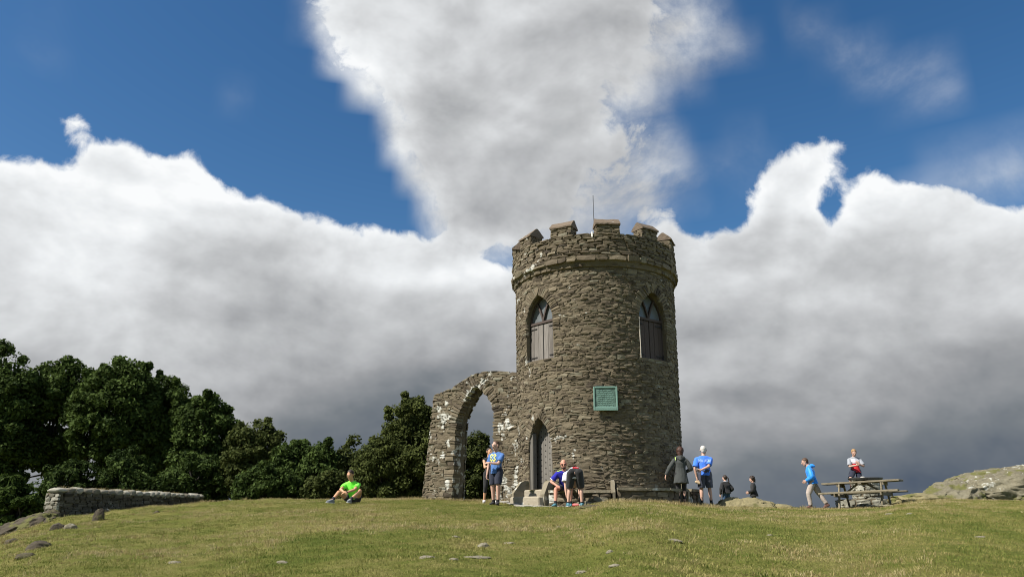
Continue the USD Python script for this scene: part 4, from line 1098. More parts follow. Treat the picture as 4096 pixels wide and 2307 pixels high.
tree('shrub', 'dark undergrowth bush behind the middle of the drystone wall', 540, 1790, 36, 4.2, -0.45, 90, 130, 0.14, seed=16, rc=(0.4, 0.7), cat='bush', tone0=0.25)
tree('shrub', 'dark undergrowth bush behind the pale end of the drystone wall', 300, 1810, 35, 3.6, -0.45, 85, 130, 0.14, seed=17, rc=(0.4, 0.7), cat='bush', tone0=0.22)
tree('shrub', 'leafy young bush with lighter leaves beside the end of the drystone wall', 75, 1885, 29, 2.1, -0.45, 60, 120, 0.14, M_LEAFY, seed=18, rc=(0.28, 0.5), cat='bush', tone0=0.35, spikes=8)
tree('shrub', 'dark bush under the trees between the wood and the man in green', 1080, 1850, 34, 3.4, -0.45, 80, 130, 0.13, seed=19, rc=(0.35, 0.65), cat='bush', tone0=0.3)
tree('shrub', 'low dark bush right behind the man in green', 1330, 1880, 32.5, 2.6, -0.45, 70, 130, 0.12, M_LEAFO, seed=20, rc=(0.3, 0.55), cat='bush', tone0=0.3)
# young fir seen through the arch
rg = np.random.default_rng(77)
ft = at(1945, 1748, 35); zg = gz(ft[0], 35.0); fh = ft[2] - zg
fir = thing('fir_tree', 'slim young fir tree with a pointed top seen through the archway', 'tree', (ft[0], 35.0, zg))
obj('trunk', tube([(ft[0], 35, zg - 0.2), (ft[0], 35, zg + fh * .5), (ft[0], 35, ft[2])], 0.07, 0.01), M_BARK, fir, smooth=True)
cc, rr_ = [], []
for u in np.linspace(0.05, 1, 30):
    for k in range(5):
        a = rg.uniform(0, 6.28); R = (1 - u) * 0.75 * rg.uniform(.5, 1) + 0.03
        cc.append((ft[0] + R * math.cos(a), 35 + R * math.sin(a), zg + fh * u)); rr_.append(0.07 + 0.14 * (1 - u))
v, f, tn = leaves(rg, np.array(cc), np.array(rr_), 60, 0.07, 0.4)
obj('crown', (v, f), M_LEAFD, fir, tone=tn)

# ------------------------------------------------------------------ grass
def tuft(rg, nb, h, spread, width):
    v, f = [], []
    for k in range(nb):
        a = rg.uniform(0, 6.28); r = spread * rg.uniform(0, 1) ** 0.5; b = np.array([r * math.cos(a), r * math.sin(a), -0.012])
        hh = h * rg.uniform(0.45, 1.1); ln = np.array([math.cos(a + rg.normal() * .8), math.sin(a + rg.normal() * .8), 0]) * hh * rg.uniform(0.15, 0.9)
        s = np.array([math.cos(a + 1.57 + rg.normal() * .6), math.sin(a + 1.57 + rg.normal() * .6), 0]) * width * rg.uniform(.6, 1.2)
        m_ = b + ln * 0.35 + (0, 0, hh * 0.6); e = b + ln + (0, 0, hh * rg.uniform(.8, 1))
        o = len(v)
        v += [b - s, b + s, m_ + s * 0.8, m_ - s * 0.8, e]
        f += [(o, o + 1, o + 2), (o, o + 2, o + 3), (o + 3, o + 2, o + 4)]
    return np.array(v), np.array(f)


_n, _l = patch_nodes()
_n |= {"oi": ("object_info", {}), "ra": ("math", {"math_type": "multiply_add", "value2": 0.36, "value3": -0.18}), "rb": ("math", {"math_type": "add", "use_clamp": True}), "r": ("rgb_ramp", {"ramp": [(p, tuple(1.06 * np.array(c))) for p, c in GRASS_RAMP]}),
       "d": ("principled_bsdf", {"roughness": 0.7, "specular_ior_level": 0.15}), "t": ("translucent_bsdf", {}), "m": ("mix_closure", {"fac": 0.28})}
_l += [("oi.random", "ra.value1"), ("qb.value", "rb.value1"), ("ra.value", "rb.value2"), ("rb.value", "r.fac"), ("r.color", "d.base_color"), ("r.color", "t.color"), ("d.BSDF", "m.closure1"), ("t.BSDF", "m.closure2")]
M_GRASS = M('meadow_grass', _n, _l, surface='m.closure')
M_STRAW = M('dry_grass', {"oi": ("object_info", {}), "r": ("rgb_ramp", {"ramp": [(0, (0.20, 0.155, 0.062)), (0.5, (0.29, 0.235, 0.105)), (1, (0.40, 0.34, 0.185))]}), "d": ("principled_bsdf", {"roughness": 0.7, "specular_ior_level": 0.15}), "t": ("translucent_bsdf", {}), "m": ("mix_closure", {"fac": 0.25})},
            [("oi.random", "r.fac"), ("r.color", "d.base_color"), ("r.color", "t.color"), ("d.BSDF", "m.closure1"), ("t.BSDF", "m.closure2")], surface='m.closure')


def scatter(name, protos, mats, pts, idx, scale, rgen, label=None):
    pi = UsdGeom.PointInstancer.Define(stage, '/World/' + name)
    paths = []
    for k, ((v, f), m) in enumerate(zip(protos, mats)):
        g = usdkit.mesh(stage, f'/World/{name}/{"tuft" if k == 0 else f"tuft_{k:03d}"}', (v, f), m); paths.append(g.GetPath())
    pi.CreatePrototypesRel().SetTargets(paths)
    n = len(pts)
    pi.CreateProtoIndicesAttr(Vt.IntArray.FromNumpy(idx.astype(np.int32)))
    pi.CreatePositionsAttr(Vt.Vec3fArray.FromNumpy(pts.astype(np.float32)))
    pi.CreateScalesAttr(Vt.Vec3fArray.FromNumpy(np.repeat(scale[:, None], 3, 1).astype(np.float32)))
    a = rgen.uniform(0, 2 * np.pi, n) / 2
    q = np.zeros((n, 4), np.float16); q[:, 2] = np.sin(a); q[:, 3] = np.cos(a)
    pi.CreateOrientationsAttr(Vt.QuathArray.FromNumpy(q))
    tag(pi.GetPrim(), label, 'grass', kind='stuff')


rg = np.random.default_rng(99)
NG = 60000
yy = np.sqrt(rg.uniform(7.2 ** 2, 31 ** 2, NG * 2)); xx = rg.uniform(-0.76, 0.76, NG * 2) * yy
dens = np.clip(1.25 - yy / 45, 0.4, 1)
keepm = rg.random(NG * 2) < dens * 0.62
xx, yy = xx[keepm], yy[keepm]
r_t = np.hypot(xx - TX, yy - TY)
ok = (r_t > 2.75)
import shapely
ok &= ~shapely.contains_xy(ppoly.buffer(-0.05), xx, yy)
xx, yy = xx[ok], yy[ok]
zz = ground(xx, yy)
P3 = np.column_stack([xx, yy, 0 * xx])
dry = fbm(P3 * 0.5, 3, 41) + 0.5 * (fbm(P3 * 2.2, 3, 42) - 0.5)
pxg = CX + FPX * (xx / yy) / cP
t_ = yy / np.interp(pxg, _px, _cY)
dry = dry + 0.22 * np.clip((t_ - 0.80) / 0.2, 0, 1) + 0.10 * np.clip((pxg - 3000) / 1000, 0, 1) * np.clip((t_ - 0.7) / 0.3, 0, 1) + 0.12 * np.clip((300 - pxg) / 300, 0, 1)
is_dry = (dry + rg.normal(size=len(xx)) * 0.09) > 0.66
protos = [tuft(rg, 18, 0.045, 0.095, 0.0032) for _ in range(4)] + [tuft(rg, 14, 0.062, 0.085, 0.0028) for _ in range(3)]
idx = np.where(is_dry, rg.integers(4, 7, len(xx)), rg.integers(0, 4, len(xx)))
sc = rg.uniform(0.65, 1.35, len(xx)) * (1 + 0.35 * (fbm(P3 * 1.4, 3, 44) - 0.5) * 2)
scatter('grass', protos, [M_GRASS] * 4 + [M_STRAW] * 3, np.column_stack([xx, yy, zz]), idx, np.clip(sc, 0.4, 2), rg)
# long straw tufts: along the foot of the tower and walls, on the crest, on top of the drystone wall
tp = []
for k in range(260):
    th = rg.uniform(0.05, 1.15); r_ = 3.15 + abs(rg.normal()) * 0.30; p = tpt(np.array(th), r_, 0.0); tp.append((p[0], p[1], gz(p[0], p[1])))
for k in range(160):
    s = rg.uniform(2.9, 7.0); p = WO + WD * s + WN * abs(rg.normal() * 0.15 + 0.1); tp.append((p[0], p[1], gz(p[0], p[1])))
for k in range(300):
    p = A3 + DL * rg.uniform(0, LW) + DR * abs(rg.normal() * 0.3); tp.append((p[0], p[1], gz(p[0], p[1])))
for k in range(240):
    px = rg.choice([rg.uniform(3560, 4090), rg.uniform(2850, 3260), rg.uniform(900, 1680)]); Yc_ = np.interp(px, _px, _cY) * rg.uniform(.93, 1.03); p = at(px, 2000, Yc_); tp.append((p[0], p[1], gz(p[0], p[1])))
for k in range(90):
    s = rg.uniform(0.3, LW * 0.8); p = A3 + DL * s - DR * rg.uniform(.05, .4); tp.append((p[0], p[1], ztA + (ztB - ztA) * s / LW + 0.12))
tp = np.array(tp)
protos = [tuft(rg, 15, 0.13, 0.09, 0.0032) for _ in range(3)]
scatter('dry_grass', protos, [M_STRAW] * 3, tp, rg.integers(0, 3, len(tp)), rg.uniform(0.45, 1.25, len(tp)), rg)

# ------------------------------------------------------------------ toposcope
tx, ty = at(3467, 1960, 25.4)[:2]; tzg = gz(tx, ty)
topo = thing('viewpoint_pedestal', 'round stone viewpoint pedestal with a dark direction disc, behind the picnic table', 'pedestal', (tx, ty, tzg))
z_disc = at(3467, 1917, 25.0)[2]
rng = np.random.default_rng(61)
O3 = np.array([tx, ty, 0.0])
M_PED = rock_mat('pedestal_stone', [(0.05, (0.12, 0.115, 0.09)), (0.5, (0.23, 0.225, 0.18)), (1, (0.36, 0.35, 0.29))], lichen_bias=0.0, tone=True)
for nm, R, za, zb, hh in (('base', 0.98, tzg - 0.5, tzg + 0.26, (0.10, 0.18)), ('drum', 0.46, tzg + 0.2, z_disc, (0.10, 0.2))):
    b = obj(nm, m3.Manifold.cylinder(zb - za, R - 0.03, R - 0.03, 40).translate([tx, ty, za]), M_MORTAR, topo)
    for q in rubble(rng, -math.pi * R, math.pi * R, max(za, tzg - 0.2), zb, sbox(-math.pi * R, za, math.pi * R, zb), h=hh, l=(0.15, 0.42), wob=0.03, seed=4):
        if abs(q[:, 0].mean() / R) < 2.2:
            v, f = stone_mesh(rng, q, (0, 0.03)); a = v[:, 0] / R
            obj('stone', (O3 + np.column_stack([np.sin(a) * (R + v[:, 2]), -np.cos(a) * (R + v[:, 2]), v[:, 1]]), f), M_PED, b, tone=tone(rng))
M_DISC = plain('dark_disc_metal', (0.055, 0.055, 0.050), 0.55, 0.003, 25)
disc = obj('disc', m3.Manifold.cylinder(0.05, 0.50, 0.53, 48).translate([tx, ty, z_disc]), M_DISC, topo)
obj('rim', (m3.Manifold.cylinder(0.022, 0.535, 0.535, 48) - m3.Manifold.cylinder(0.05, 0.50, 0.50, 48).translate([0, 0, -.01])).translate([tx, ty, z_disc + 0.05]), M_DISC, disc)
obj('mount', m3.Manifold.cylinder(0.06, 0.10, 0.06, 24).translate([tx - 0.08, ty, z_disc + 0.05]), plain('worn_metal', (0.42, 0.40, 0.36), 0.4, 0.0), disc)

# ------------------------------------------------------------------ picnic table
TLL = np.array([math.cos(math.radians(36)), -math.sin(math.radians(36)), 0.0]); TCC = np.array([math.sin(math.radians(36)), math.cos(math.radians(36)), 0])
ctr = at(3462, 2020, 23.5)
TO = np.array([ctr[0], ctr[1], 0.0])
feet = [gz(*(TO + TLL * a + TCC * b)[:2]) for a in (-.62, .62) for b in (-.66, .66)]
tz = float(np.mean(feet)) - 0.01
TO[2] = tz
TLL = TLL + UP * 0.035; TLL /= np.linalg.norm(TLL); TUP = np.cross(TLL, TCC)
tbl = thing('picnic_table', 'weathered wooden picnic table with two fixed benches on the grassy summit', 'picnic table', TO)
M_TWOOD = M('table_boards', {"g": ("geometry", {}), "tc": ("texture_coordinate", {}), "mp": ("mapping", {"scale": (9, 9, 30), "rotation": (0, 0, math.radians(30))}), "n": ("noise_texture", {"scale": 1.0, "detail": 6.0, "roughness": 0.7}), "at": ("attribute", {"attribute": "tone"}), "ta": ("math", {"math_type": "multiply_add", "value2": 0.4}), "r": ("rgb_ramp", {"ramp": [(0.25, (0.042, 0.034, 0.022)), (0.55, (0.100, 0.084, 0.055)), (0.95, (0.195, 0.170, 0.120))]}), "p": ("principled_bsdf", {"roughness": 0.9, "specular_ior_level": 0.15}), "b": ("bump", {"strength": 0.5, "distance": 0.01})},
            [("g.position", "mp.vector"), ("mp.vector", "n.vector"), ("n.fac", "ta.value3"), ("at.fac", "ta.value1"), ("ta.value", "r.fac"), ("r.color", "p.base_color"), ("n.fac", "b.height"), ("b.normal", "p.normal")])
rg = np.random.default_rng(3)
tt = lambda: float(rg.uniform(0.1, 0.8))
TLEN = 2.2
for k in range(5):
    off = (k - 2) * 0.14
    obj('table_board', oriented((TLEN + rg.uniform(-.02, .02), 0.132, 0.052), TO + TCC * off + TUP * (0.745 + rg.uniform(-.003, .003)), TLL, TCC, TUP, 0.006), M_TWOOD, tbl, tone=tt())
for s in (-1, 1):
    for k in (-1, 1):
        obj('bench_board', oriented((TLEN, 0.12, 0.052), TO + TCC * (s * 0.73 + k * 0.0635) + TUP * 0.445, TLL, TCC, TUP, 0.006), M_TWOOD, tbl, tone=tt())
for a in (-0.64, 0.64):
    c = TO + TLL * a
    obj('top_bearer', oriented((0.045, 0.66, 0.095), c + TUP * 0.674, TLL, TCC, TUP, 0.006), M_TWOOD, tbl, tone=tt())
    obj('bench_bearer', oriented((0.045, 1.70, 0.095), c + TUP * 0.374, TLL, TCC, TUP, 0.006), M_TWOOD, tbl, tone=tt())
    for s in (-1, 1):
        p0 = c + TCC * s * 0.70 + TUP * (-0.05) + TLL * 0.048 * (1 if a < 0 else -1); p1 = c + TCC * s * 0.27 + TUP * 0.722 + TLL * 0.048 * (1 if a < 0 else -1)
        d = (p1 - p0) / np.linalg.norm(p1 - p0)
        obj('leg', oriented((0.045, 0.095, np.linalg.norm(p1 - p0)), (p0 + p1) / 2, TLL, np.cross(d, TLL), d, 0.006), M_TWOOD, tbl, tone=tt())
    s = 1 if a < 0 else -1
    p0, p1 = c + TUP * 0.40 + TLL * 0.07 * s, TO + TLL * (-0.10 * s) + TUP * 0.715
    d = (p1 - p0) / np.linalg.norm(p1 - p0)
    obj('brace', oriented((0.045, 0.085, np.linalg.norm(p1 - p0)), (p0 + p1) / 2, np.cross(TCC, d), TCC, d, 0.006), M_TWOOD, tbl, tone=tt())
obj('centre_batten', oriented((0.10, 0.68, 0.04), TO + TUP * 0.70, TLL, TCC, TUP, 0.006), M_TWOOD, tbl, tone=tt())

# ------------------------------------------------------------------ people
def skin(name, c):
    return plain(name, c, 0.6, 0.0, 30, 0.08)


M_SKIN = skin('skin', (0.40, 0.245, 0.185)); M_SKINR = skin('sunburnt_skin', (0.42, 0.20, 0.14)); M_SKINT = skin('tanned_skin', (0.40, 0.22, 0.13)); M_LIP = plain('lips', (0.30, 0.11, 0.09), 0.5); M_EYEW = plain('eye_white', (0.55, 0.52, 0.48), 0.4); M_EYED = plain('iris', (0.03, 0.02, 0.015), 0.3)
def cloth(name, c, var=0.10, rough=0.85):
    return plain(name, c, rough, 0.006, 26, var, sheen_weight=0.1)


_ico = trimesh.creation.icosphere(1).vertices


def sph(c, r):
    return np.asarray(c) + _ico * r


def ell(c, rr, ax):
    """Ellipsoid points: radii along the columns of ax."""
    return np.asarray(c) + (_ico * rr) @ np.asarray(ax).T


def disc(c, r, n, r2=None, up=None, k=16):
    n = np.asarray(n, float); n = n / np.linalg.norm(n)
    a = np.cross(n, [0.12, 0.31, 0.94] if up is None else up); a /= np.linalg.norm(a); b = np.cross(n, a)
    t = np.linspace(0, 2 * np.pi, k, endpoint=False)
    return np.asarray(c) + np.outer(np.cos(t), a) * r + np.outer(np.sin(t), b) * (r2 or r)


def hull(*p):
    return m3.Manifold.hull_points(np.vstack(p).tolist())


def union(ms):
    return m3.Manifold.batch_boolean(ms, m3.OpType.Add)


def soften(man, edge=0.03, it=8, wrinkle=0.0, freq=14.0, seed=0, stretch=(1, 1, 0.45)):
    v, f = tris(man.refine_to_length(edge))
    t = trimesh.Trimesh(v, f, process=True)
    if it:
        trimesh.smoothing.filter_taubin(t, lamb=0.5, nu=0.52, iterations=it)
    if wrinkle:
        q = t.vertices * freq * np.array(stretch)
        w_ = (fbm(q + seed * 3.3, 3, seed) - 0.5) * 2
        t.vertices = t.vertices + t.vertex_normals * (w_ * wrinkle)[:, None]
    return t


def ik(a, b, l1, l2, hint):
    a, b = np.asarray(a, float), np.asarray(b, float)
    d = b - a; L = np.linalg.norm(d); mx = (l1 + l2) * 0.998
    if L > mx:
        b = a + d / L * mx; d = b - a; L = mx
    u = d / L
    x = (l1 ** 2 - l2 ** 2 + L ** 2) / (2 * L); h = math.sqrt(max(l1 ** 2 - x ** 2, 0))
    hn = np.asarray(hint, float) - np.dot(hint, u) * u; hn /= np.linalg.norm(hn) + 1e-9
    return a + u * x + hn * h, b


def hand(w, fdir, palm, s, curl=0.5, side=1):
    """Palm, four fingers and a thumb from wrist w along fdir; palm = direction the palm faces."""
    f = np.asarray(fdir, float); f /= np.linalg.norm(f); n = np.asarray(palm, float); n = n - n @ f * f; n /= np.linalg.norm(n)
    a = np.cross(f, n) * side
    out = [hull(sph(w + a * .018 * s, .017 * s), sph(w - a * .018 * s, .017 * s), sph(w + f * .075 * s + a * .03 * s, .013 * s), sph(w + f * .075 * s - a * .03 * s, .012 * s))]
    for k, (o, l) in enumerate(((-.030, .058), (-.010, .072), (.011, .075), (.031, .068))):
        p = w + f * .075 * s + a * o * s; d = f.copy(); r = .0095 * s
        for j, fr in enumerate((.45, .32, .27)):
            th = curl * (0.55 + 0.35 * j); d2 = d * math.cos(th) + n * math.sin(th); d2 /= np.linalg.norm(d2)
            q = p + d2 * l * fr * s; out.append(hull(sph(p, r), sph(q, r * .9))); p, d, r = q, d2, r * .92
    p = w + f * .02 * s + a * .028 * s; q = p + (f * .5 + a * .65 + n * .35) * .042 * s; e = q + (f * .85 + n * .45 + a * .1) * .034 * s
    out += [hull(sph(p, .014 * s), sph(q, .0115 * s)), hull(sph(q, .011 * s), sph(e, .009 * s))]
    return out


def person(name_label, pos, yaw, H, P, C):
    """Local frame: right, forward, up in units of H/1.78. P: joints; C: clothes (list of callables) and colours."""
    s = H / 1.78
    fw = np.array([math.sin(yaw), math.cos(yaw), 0.0]); rt = np.array([fw[1], -fw[0], 0.0])
    pos = np.asarray(pos, float)
    sG = s
    G = lambda q: pos + (rt * q[0] + fw * q[1] + UP * q[2]) * sG
    D = lambda q: (lambda w: w / np.linalg.norm(w))(rt * q[0] + fw * q[1] + UP * q[2])
    t = thing('person', name_label, 'person', pos)
    J = {}
    J['pel'] = np.array(P.get('pelvis', (0, 0, 0.95)))
    J['chest'] = np.array(P.get('chest', (0, 0, 1.38)))
    spine = J['chest'] - J['pel']; spine = spine / np.linalg.norm(spine)
    tw = P.get('twist', 0.0); ra = np.array([math.cos(tw), math.sin(tw), P.get('roll', 0.0)]); ra = ra - ra @ spine * spine; ra /= np.linalg.norm(ra)
    hr = np.array(P.get('hipdir', (1, 0, 0)), float); hr /= np.linalg.norm(hr)
    sw, hw = P.get('shoulder', 0.185), P.get('hip', 0.095)
    fat = P.get('fat', 1.0)
    J['shR'], J['shL'] = J['chest'] + ra * sw - spine * .035, J['chest'] - ra * sw - spine * .035
    J['hpR'], J['hpL'] = J['pel'] + hr * hw - spine * 0.02, J['pel'] - hr * hw - spine * 0.02
    fa = np.cross(spine, ra)                           # chest's forward or back
    fa = fa if fa @ np.array([0, 1, 0.2]) > 0 or P.get('bent') else -fa
    if P.get('bent'):
        fa = np.array(P['bent'], float); fa = fa - fa @ spine * spine; fa /= np.linalg.norm(fa)
    neck = J['chest'] + spine * 0.075
    hd = np.array(P.get('head', tuple(J['chest'] + spine * 0.26)))
    hd = hd - (hd - J['chest']) / np.linalg.norm(hd - J['chest']) * 0.028; HS = 1.10
    hf = np.array(P.get('face', (0, 1, 0)), float); hf /= np.linalg.norm(hf)
    hu = np.array(P.get('headup', tuple(spine * 0.5 + np.array([0, 0, 0.5]))), float); hu = hu - hu @ hf * hf; hu /= np.linalg.norm(hu); hx = np.cross(hf, hu)
    for sd in 'RL':
        k = 1 if sd == 'R' else -1
        J['el' + sd], J['wr' + sd] = ik(J['sh' + sd], P.get('hand' + sd, (k * 0.30, 0.03, 0.80)), 0.29, 0.255, P.get('elbow' + sd, (k * 0.6, -1, 0)))
        J['kn' + sd], J['an' + sd] = ik(J['hp' + sd], P.get('foot' + sd, (k * 0.11, 0, 0.085)), 0.43, 0.42, P.get('knee' + sd, (k * 0.1, 1, 0)))
    ax = np.column_stack([ra, fa, spine]); axg = np.column_stack([D(ra), D(fa), D(spine)])
    E = lambda c, r: ell(G(c), np.array(r) * sG, axg)
    S = lambda c, r: sph(G(c), r * sG)
    bw = fat
    mid = J['pel'] * 0.5 + J['chest'] * 0.5
    f0 = P.get('slim', 1.0)
    b = [hull(E(J['pel'], (.150 * f0, .105 * bw, .10)), E(mid - spine * .04, (.135 * f0 * (0.5 + bw / 2), .095 * bw, .09))), hull(E(mid - spine * .04, (.135 * f0 * (0.5 + bw / 2), .095 * bw, .09)), E(J['chest'] - spine * .12, (.155 * f0, .108 * bw ** .5, .10))),
         hull(E(J['chest'] - spine * .12, (.155 * f0, .108, .10)), E(J['chest'] - spine * 0.01, (.14 * f0, .075, .05)), S(J['shR'] - spine * .01, .050), S(J['shL'] - spine * .01, .050)),
         hull(S(J['chest'] + spine * .0, .075), S(neck, .056), S(hd - hu * .07 - hf * .015, .052))]
    for sd in 'RL':
        b += [hull(S(J['sh' + sd], .056), S(J['sh' + sd] * .45 + J['el' + sd] * .55, .046), S(J['el' + sd], .038)), hull(S(J['el' + sd], .038), S(J['el' + sd] * .65 + J['wr' + sd] * .35, .038), S(J['wr' + sd], .026)),
              hull(S(J['hp' + sd], .098 * f0), S(J['hp' + sd] * .5 + J['kn' + sd] * .5, .075), S(J['kn' + sd], .056)), hull(S(J['kn' + sd], .055), S(J['kn' + sd] * .68 + J['an' + sd] * .32 - np.array([0, .015, 0]), .056), S(J['an' + sd], .036))]
    # head: skull, jaw, brow, nose, ears
    HX = np.column_stack([D(hx), D(hf), D(hu)])
    hp = lambda x, y, z: hd + (hx * x + hf * y + hu * z) * HS
    s0, s = s, s * HS; S0, S = S, lambda c, r: sph(G(c), r * s0 * HS)
    b += [hull(ell(G(hp(0, -.012, .022)), np.array((.076, .096, .098)) * s, HX), S(hp(0, .045, -.01), .055)), hull(S(hp(0, .035, .0), .060), S(hp(0, .062, -.088), .030), S(hp(.035, .02, -.065), .030), S(hp(-.035, .02, -.065), .030)),
          hull(S(hp(0, .090, .022), .010), S(hp(0, .112, -.020), .012), S(hp(.012, .095, -.026), .009), S(hp(-.012, .095, -.026), .009)), hull(S(hp(.034, .083, .030), .013), S(hp(-.034, .083, .030), .013))]
    for k in (-1, 1):
        b.append(hull(S(hp(k * .080, -.010, .018), .012), S(hp(k * .084, -.016, -.008), .010), S(hp(k * .076, .0, -.022), .008)))
    eyes_s = S; s, S = s0, S0
    body = soften(union(b), 0.035 * s, 6)
    bm = m3.Manifold(m3.Mesh(np.asarray(body.vertices, np.float32), np.asarray(body.faces, np.uint32)))
    hands = []
    for sd in 'RL':
        k = 1 if sd == 'R' else -1
        fd = np.array(P.get('fing' + sd, tuple(J['wr' + sd] - J['el' + sd])), float); pn = np.array(P.get('palm' + sd, (-k, 0.1, 0.05)), float)
        hands += hand(G(J['wr' + sd]), D(fd), D(pn), s, P.get('curl', 0.5), k)
    try:
        full = bm + union(hands)
        if full.num_tri() < 100:
            raise ValueError
        bodym = full
    except Exception:
        bodym = trimesh.util.concatenate([body] + [trimesh.Trimesh(*tris(h)) for h in hands])
    obj('body', bodym, C.get('skin', M_SKIN), t, smooth=60)
    # eyes and mouth
    S = eyes_s
    for k in (-1, 1):
        e = obj('eye', hull(S(hp(k * .032, .082, .008), .011)), M_EYEW, t)
        obj('iris', hull(S(hp(k * .032, .0905, .008), .0055)), M_EYED, e)
    obj('mouth', hull(S(hp(-.022, .086, -.055), .005), S(hp(0, .094, -.054), .007), S(hp(.022, .086, -.055), .005)), M_LIP, t)
    S = S0
    ctx = dict(HS=HS, G=G, D=D, S=S, E=E, J=J, s=s, spine=spine, ra=ra, fa=fa, hp=hp, hx=hx, hf=hf, hu=hu, HX=HX, t=t, mid=mid, hd=hd, f0=f0, bw=bw, axg=axg, neck=neck, seed=int(abs(pos[0]) * 97) % 50, rt=rt, fw=fw)
    for fn in C['wear']:
        fn(ctx)
    return ctx


def shirt(mat, length=0.10, sleeve=0.55, loose=1.0, name='shirt', cuff=None, seed=0, flare=0.0, wr=0.010, neckr=.06, hem=None, open_=0.0, r_end=None):
    """Top: torso down to LENGTH below the pelvis joint; sleeves to a fraction of the arm (1 = elbow, 2 = wrist)."""
    def fn(c):
        J, s, S, E, G, D = c['J'], c['s'], c['S'], c['E'], c['G'], c['D']
        o = 0.018 * loose; sp = c['spine']; f0, bw = c['f0'], c['bw']
        pe, ch, mid = J['pel'], J['chest'], c['mid']
        hemc = pe - sp * length if hem is None else np.array(hem)
        hemd = disc(G(hemc), (.165 * f0 + o + flare) * s, D(sp), (.120 * bw + o + flare) * s, up=D(c['fa']), k=28)
        parts = [hull(hemd, E(mid - sp * .06, (.140 * f0 * (.5 + bw / 2) + o, .100 * bw + o, .09))), hull(E(mid - sp * .06, (.140 * f0 * (.5 + bw / 2) + o, .100 * bw + o, .09)), E(ch - sp * .12, (.158 * f0 + o, .112 + o, .10))),
                 hull(E(ch - sp * .12, (.158 * f0 + o, .112 + o, .10)), E(ch - sp * .01, (.14 * f0 + o, .078 + o * .6, .05)), S(J['shR'], .056 + o * .4), S(J['shL'], .056 + o * .4), disc(G(ch + sp * .075), neckr * s * 1.25, D(sp)))]
        for sd in 'RL':
            a, e, w = J['sh' + sd], J['el' + sd], J['wr' + sd]
            if sleeve <= 0:
                continue
            u = min(sleeve, 1.0); q = a + (e - a) * u; d = D(e - a)
            r1 = (.058 if u < 1 else .052) + o * 1.1
            parts.append(hull(S(a, .058 + o * .5), disc(G(q), r1 * s, d), S(a * .5 + q * .5, .053 + o)))
            if sleeve > 1:
                q2 = e + (w - e) * min(sleeve - 1, 1.02)
                parts += [hull(disc(G(q), r1 * s, d), S(e, .046 + o), disc(G(e + (w - e) * .15), (.046 + o) * s, D(w - e))), hull(S(e, .046 + o), disc(G(q2), (.036 + o * .7) * s, D(w - e)))]
        m = soften(union(parts), 0.035 * s, 3, wr * s, 11.0, seed + c['seed'])
        c['top'] = obj(name, m, mat, c['t'], smooth=60); c['topm'] = m
    return fn


def legs_wear(mat, length=0.75, loose=1.0, name='shorts', seed=0, wr=0.010, waist=0.05):
    """Shorts or trousers: length 0..1 hip to knee, up to 2 at the ankle."""
    def fn(c):
        J, s, S, E, G, D = c['J'], c['s'], c['S'], c['E'], c['G'], c['D']
        o = 0.016 * loose; sp = c['spine']; pe = J['pel']; f0 = c['f0']
        parts = [hull(E(pe + sp * .0, (.152 * f0 + o, .110 * c['bw'] + o, .10)), disc(G(pe + sp * (.06 + waist)), (.142 * f0 + o) * s, D(sp), (.100 * c['bw'] + o) * s, up=D(c['fa'])))]
        for sd in 'RL':
            h, k, a = J['hp' + sd], J['kn' + sd], J['an' + sd]
            u = min(length, 1.0); q = h + (k - h) * u; r = (.098 * (1 - u) + .062 * u) + o * 1.25
            parts.append(hull(S(h, .105 * f0 + o * .6), S(h * .5 + q * .5, .088 * f0 + o), disc(G(q), r * s, D(k - h))))
            if length > 1:
                q2 = k + (a - k) * min(length - 1, 1.1)
                parts += [hull(disc(G(q), r * s, D(k - h)), S(k, .060 + o), disc(G(k + (a - k) * .1), (.060 + o) * s, D(a - k))), hull(S(k, .060 + o), S(k * .68 + a * .32, .058 + o), disc(G(q2), (float(np.interp(length - 1, [0, .3, 1], [.057, .058, .040])) + .004 + o * 1.1) * s, D(a - k)))]
        m = soften(union(parts), 0.035 * s, 3, wr * s, 12.0, seed + c['seed'])
        obj(name, m, mat, c['t'], smooth=60)
    return fn


def shoes(mat, sock=None, sock_h=0.06, toe=None, boot=0.0, sole=None):
    def fn(c):
        J, s, S, G, D = c['J'], c['s'], c['S'], c['G'], c['D']
        for i, sd in enumerate('RL'):
            a, k = J['an' + sd], J['kn' + sd]
            td = np.array((toe or {}).get(sd, (0.25 if sd == 'R' else -0.25, 1, 0)), float); td /= np.linalg.norm(td)
            up = np.array([0, 0, 1.0]) - td[2] * td; up /= np.linalg.norm(up); sx = np.cross(td, up)
            b = a - up * .05
            pts = [sph(G(b - td * .045), .032 * s), sph(G(b + td * .12 + sx * .022), .026 * s), sph(G(b + td * .12 - sx * .022), .026 * s), sph(G(b + td * .165), .021 * s), disc(G(a + up * (.015 + boot)), (.045 + boot * .1) * s, D(up))]
            sh = obj('shoe', soften(hull(*pts).trim_by_plane(D(up).tolist(), float(D(up) @ G(b - up * .030))), 0.03 * s, 1), mat, c['t'], smooth=50)
            if sole is not None:
                obj('sole', hull(*[disc(G(b + td * q + sx * w_ - up * h_), .034 * s, D(up), k=10) for q, w_ in ((-.045, 0), (.12, .02), (.12, -.02), (.16, 0)) for h_ in (.022, .036)]), sole, sh)
            if sock is not None:
                q = a + (k - a) / np.linalg.norm(k - a) * sock_h
                obj('sock', hull(disc(G(a), .043 * s, D(k - a)), disc(G(q), .047 * s, D(k - a))), sock, c['t'], smooth=50)
    return fn


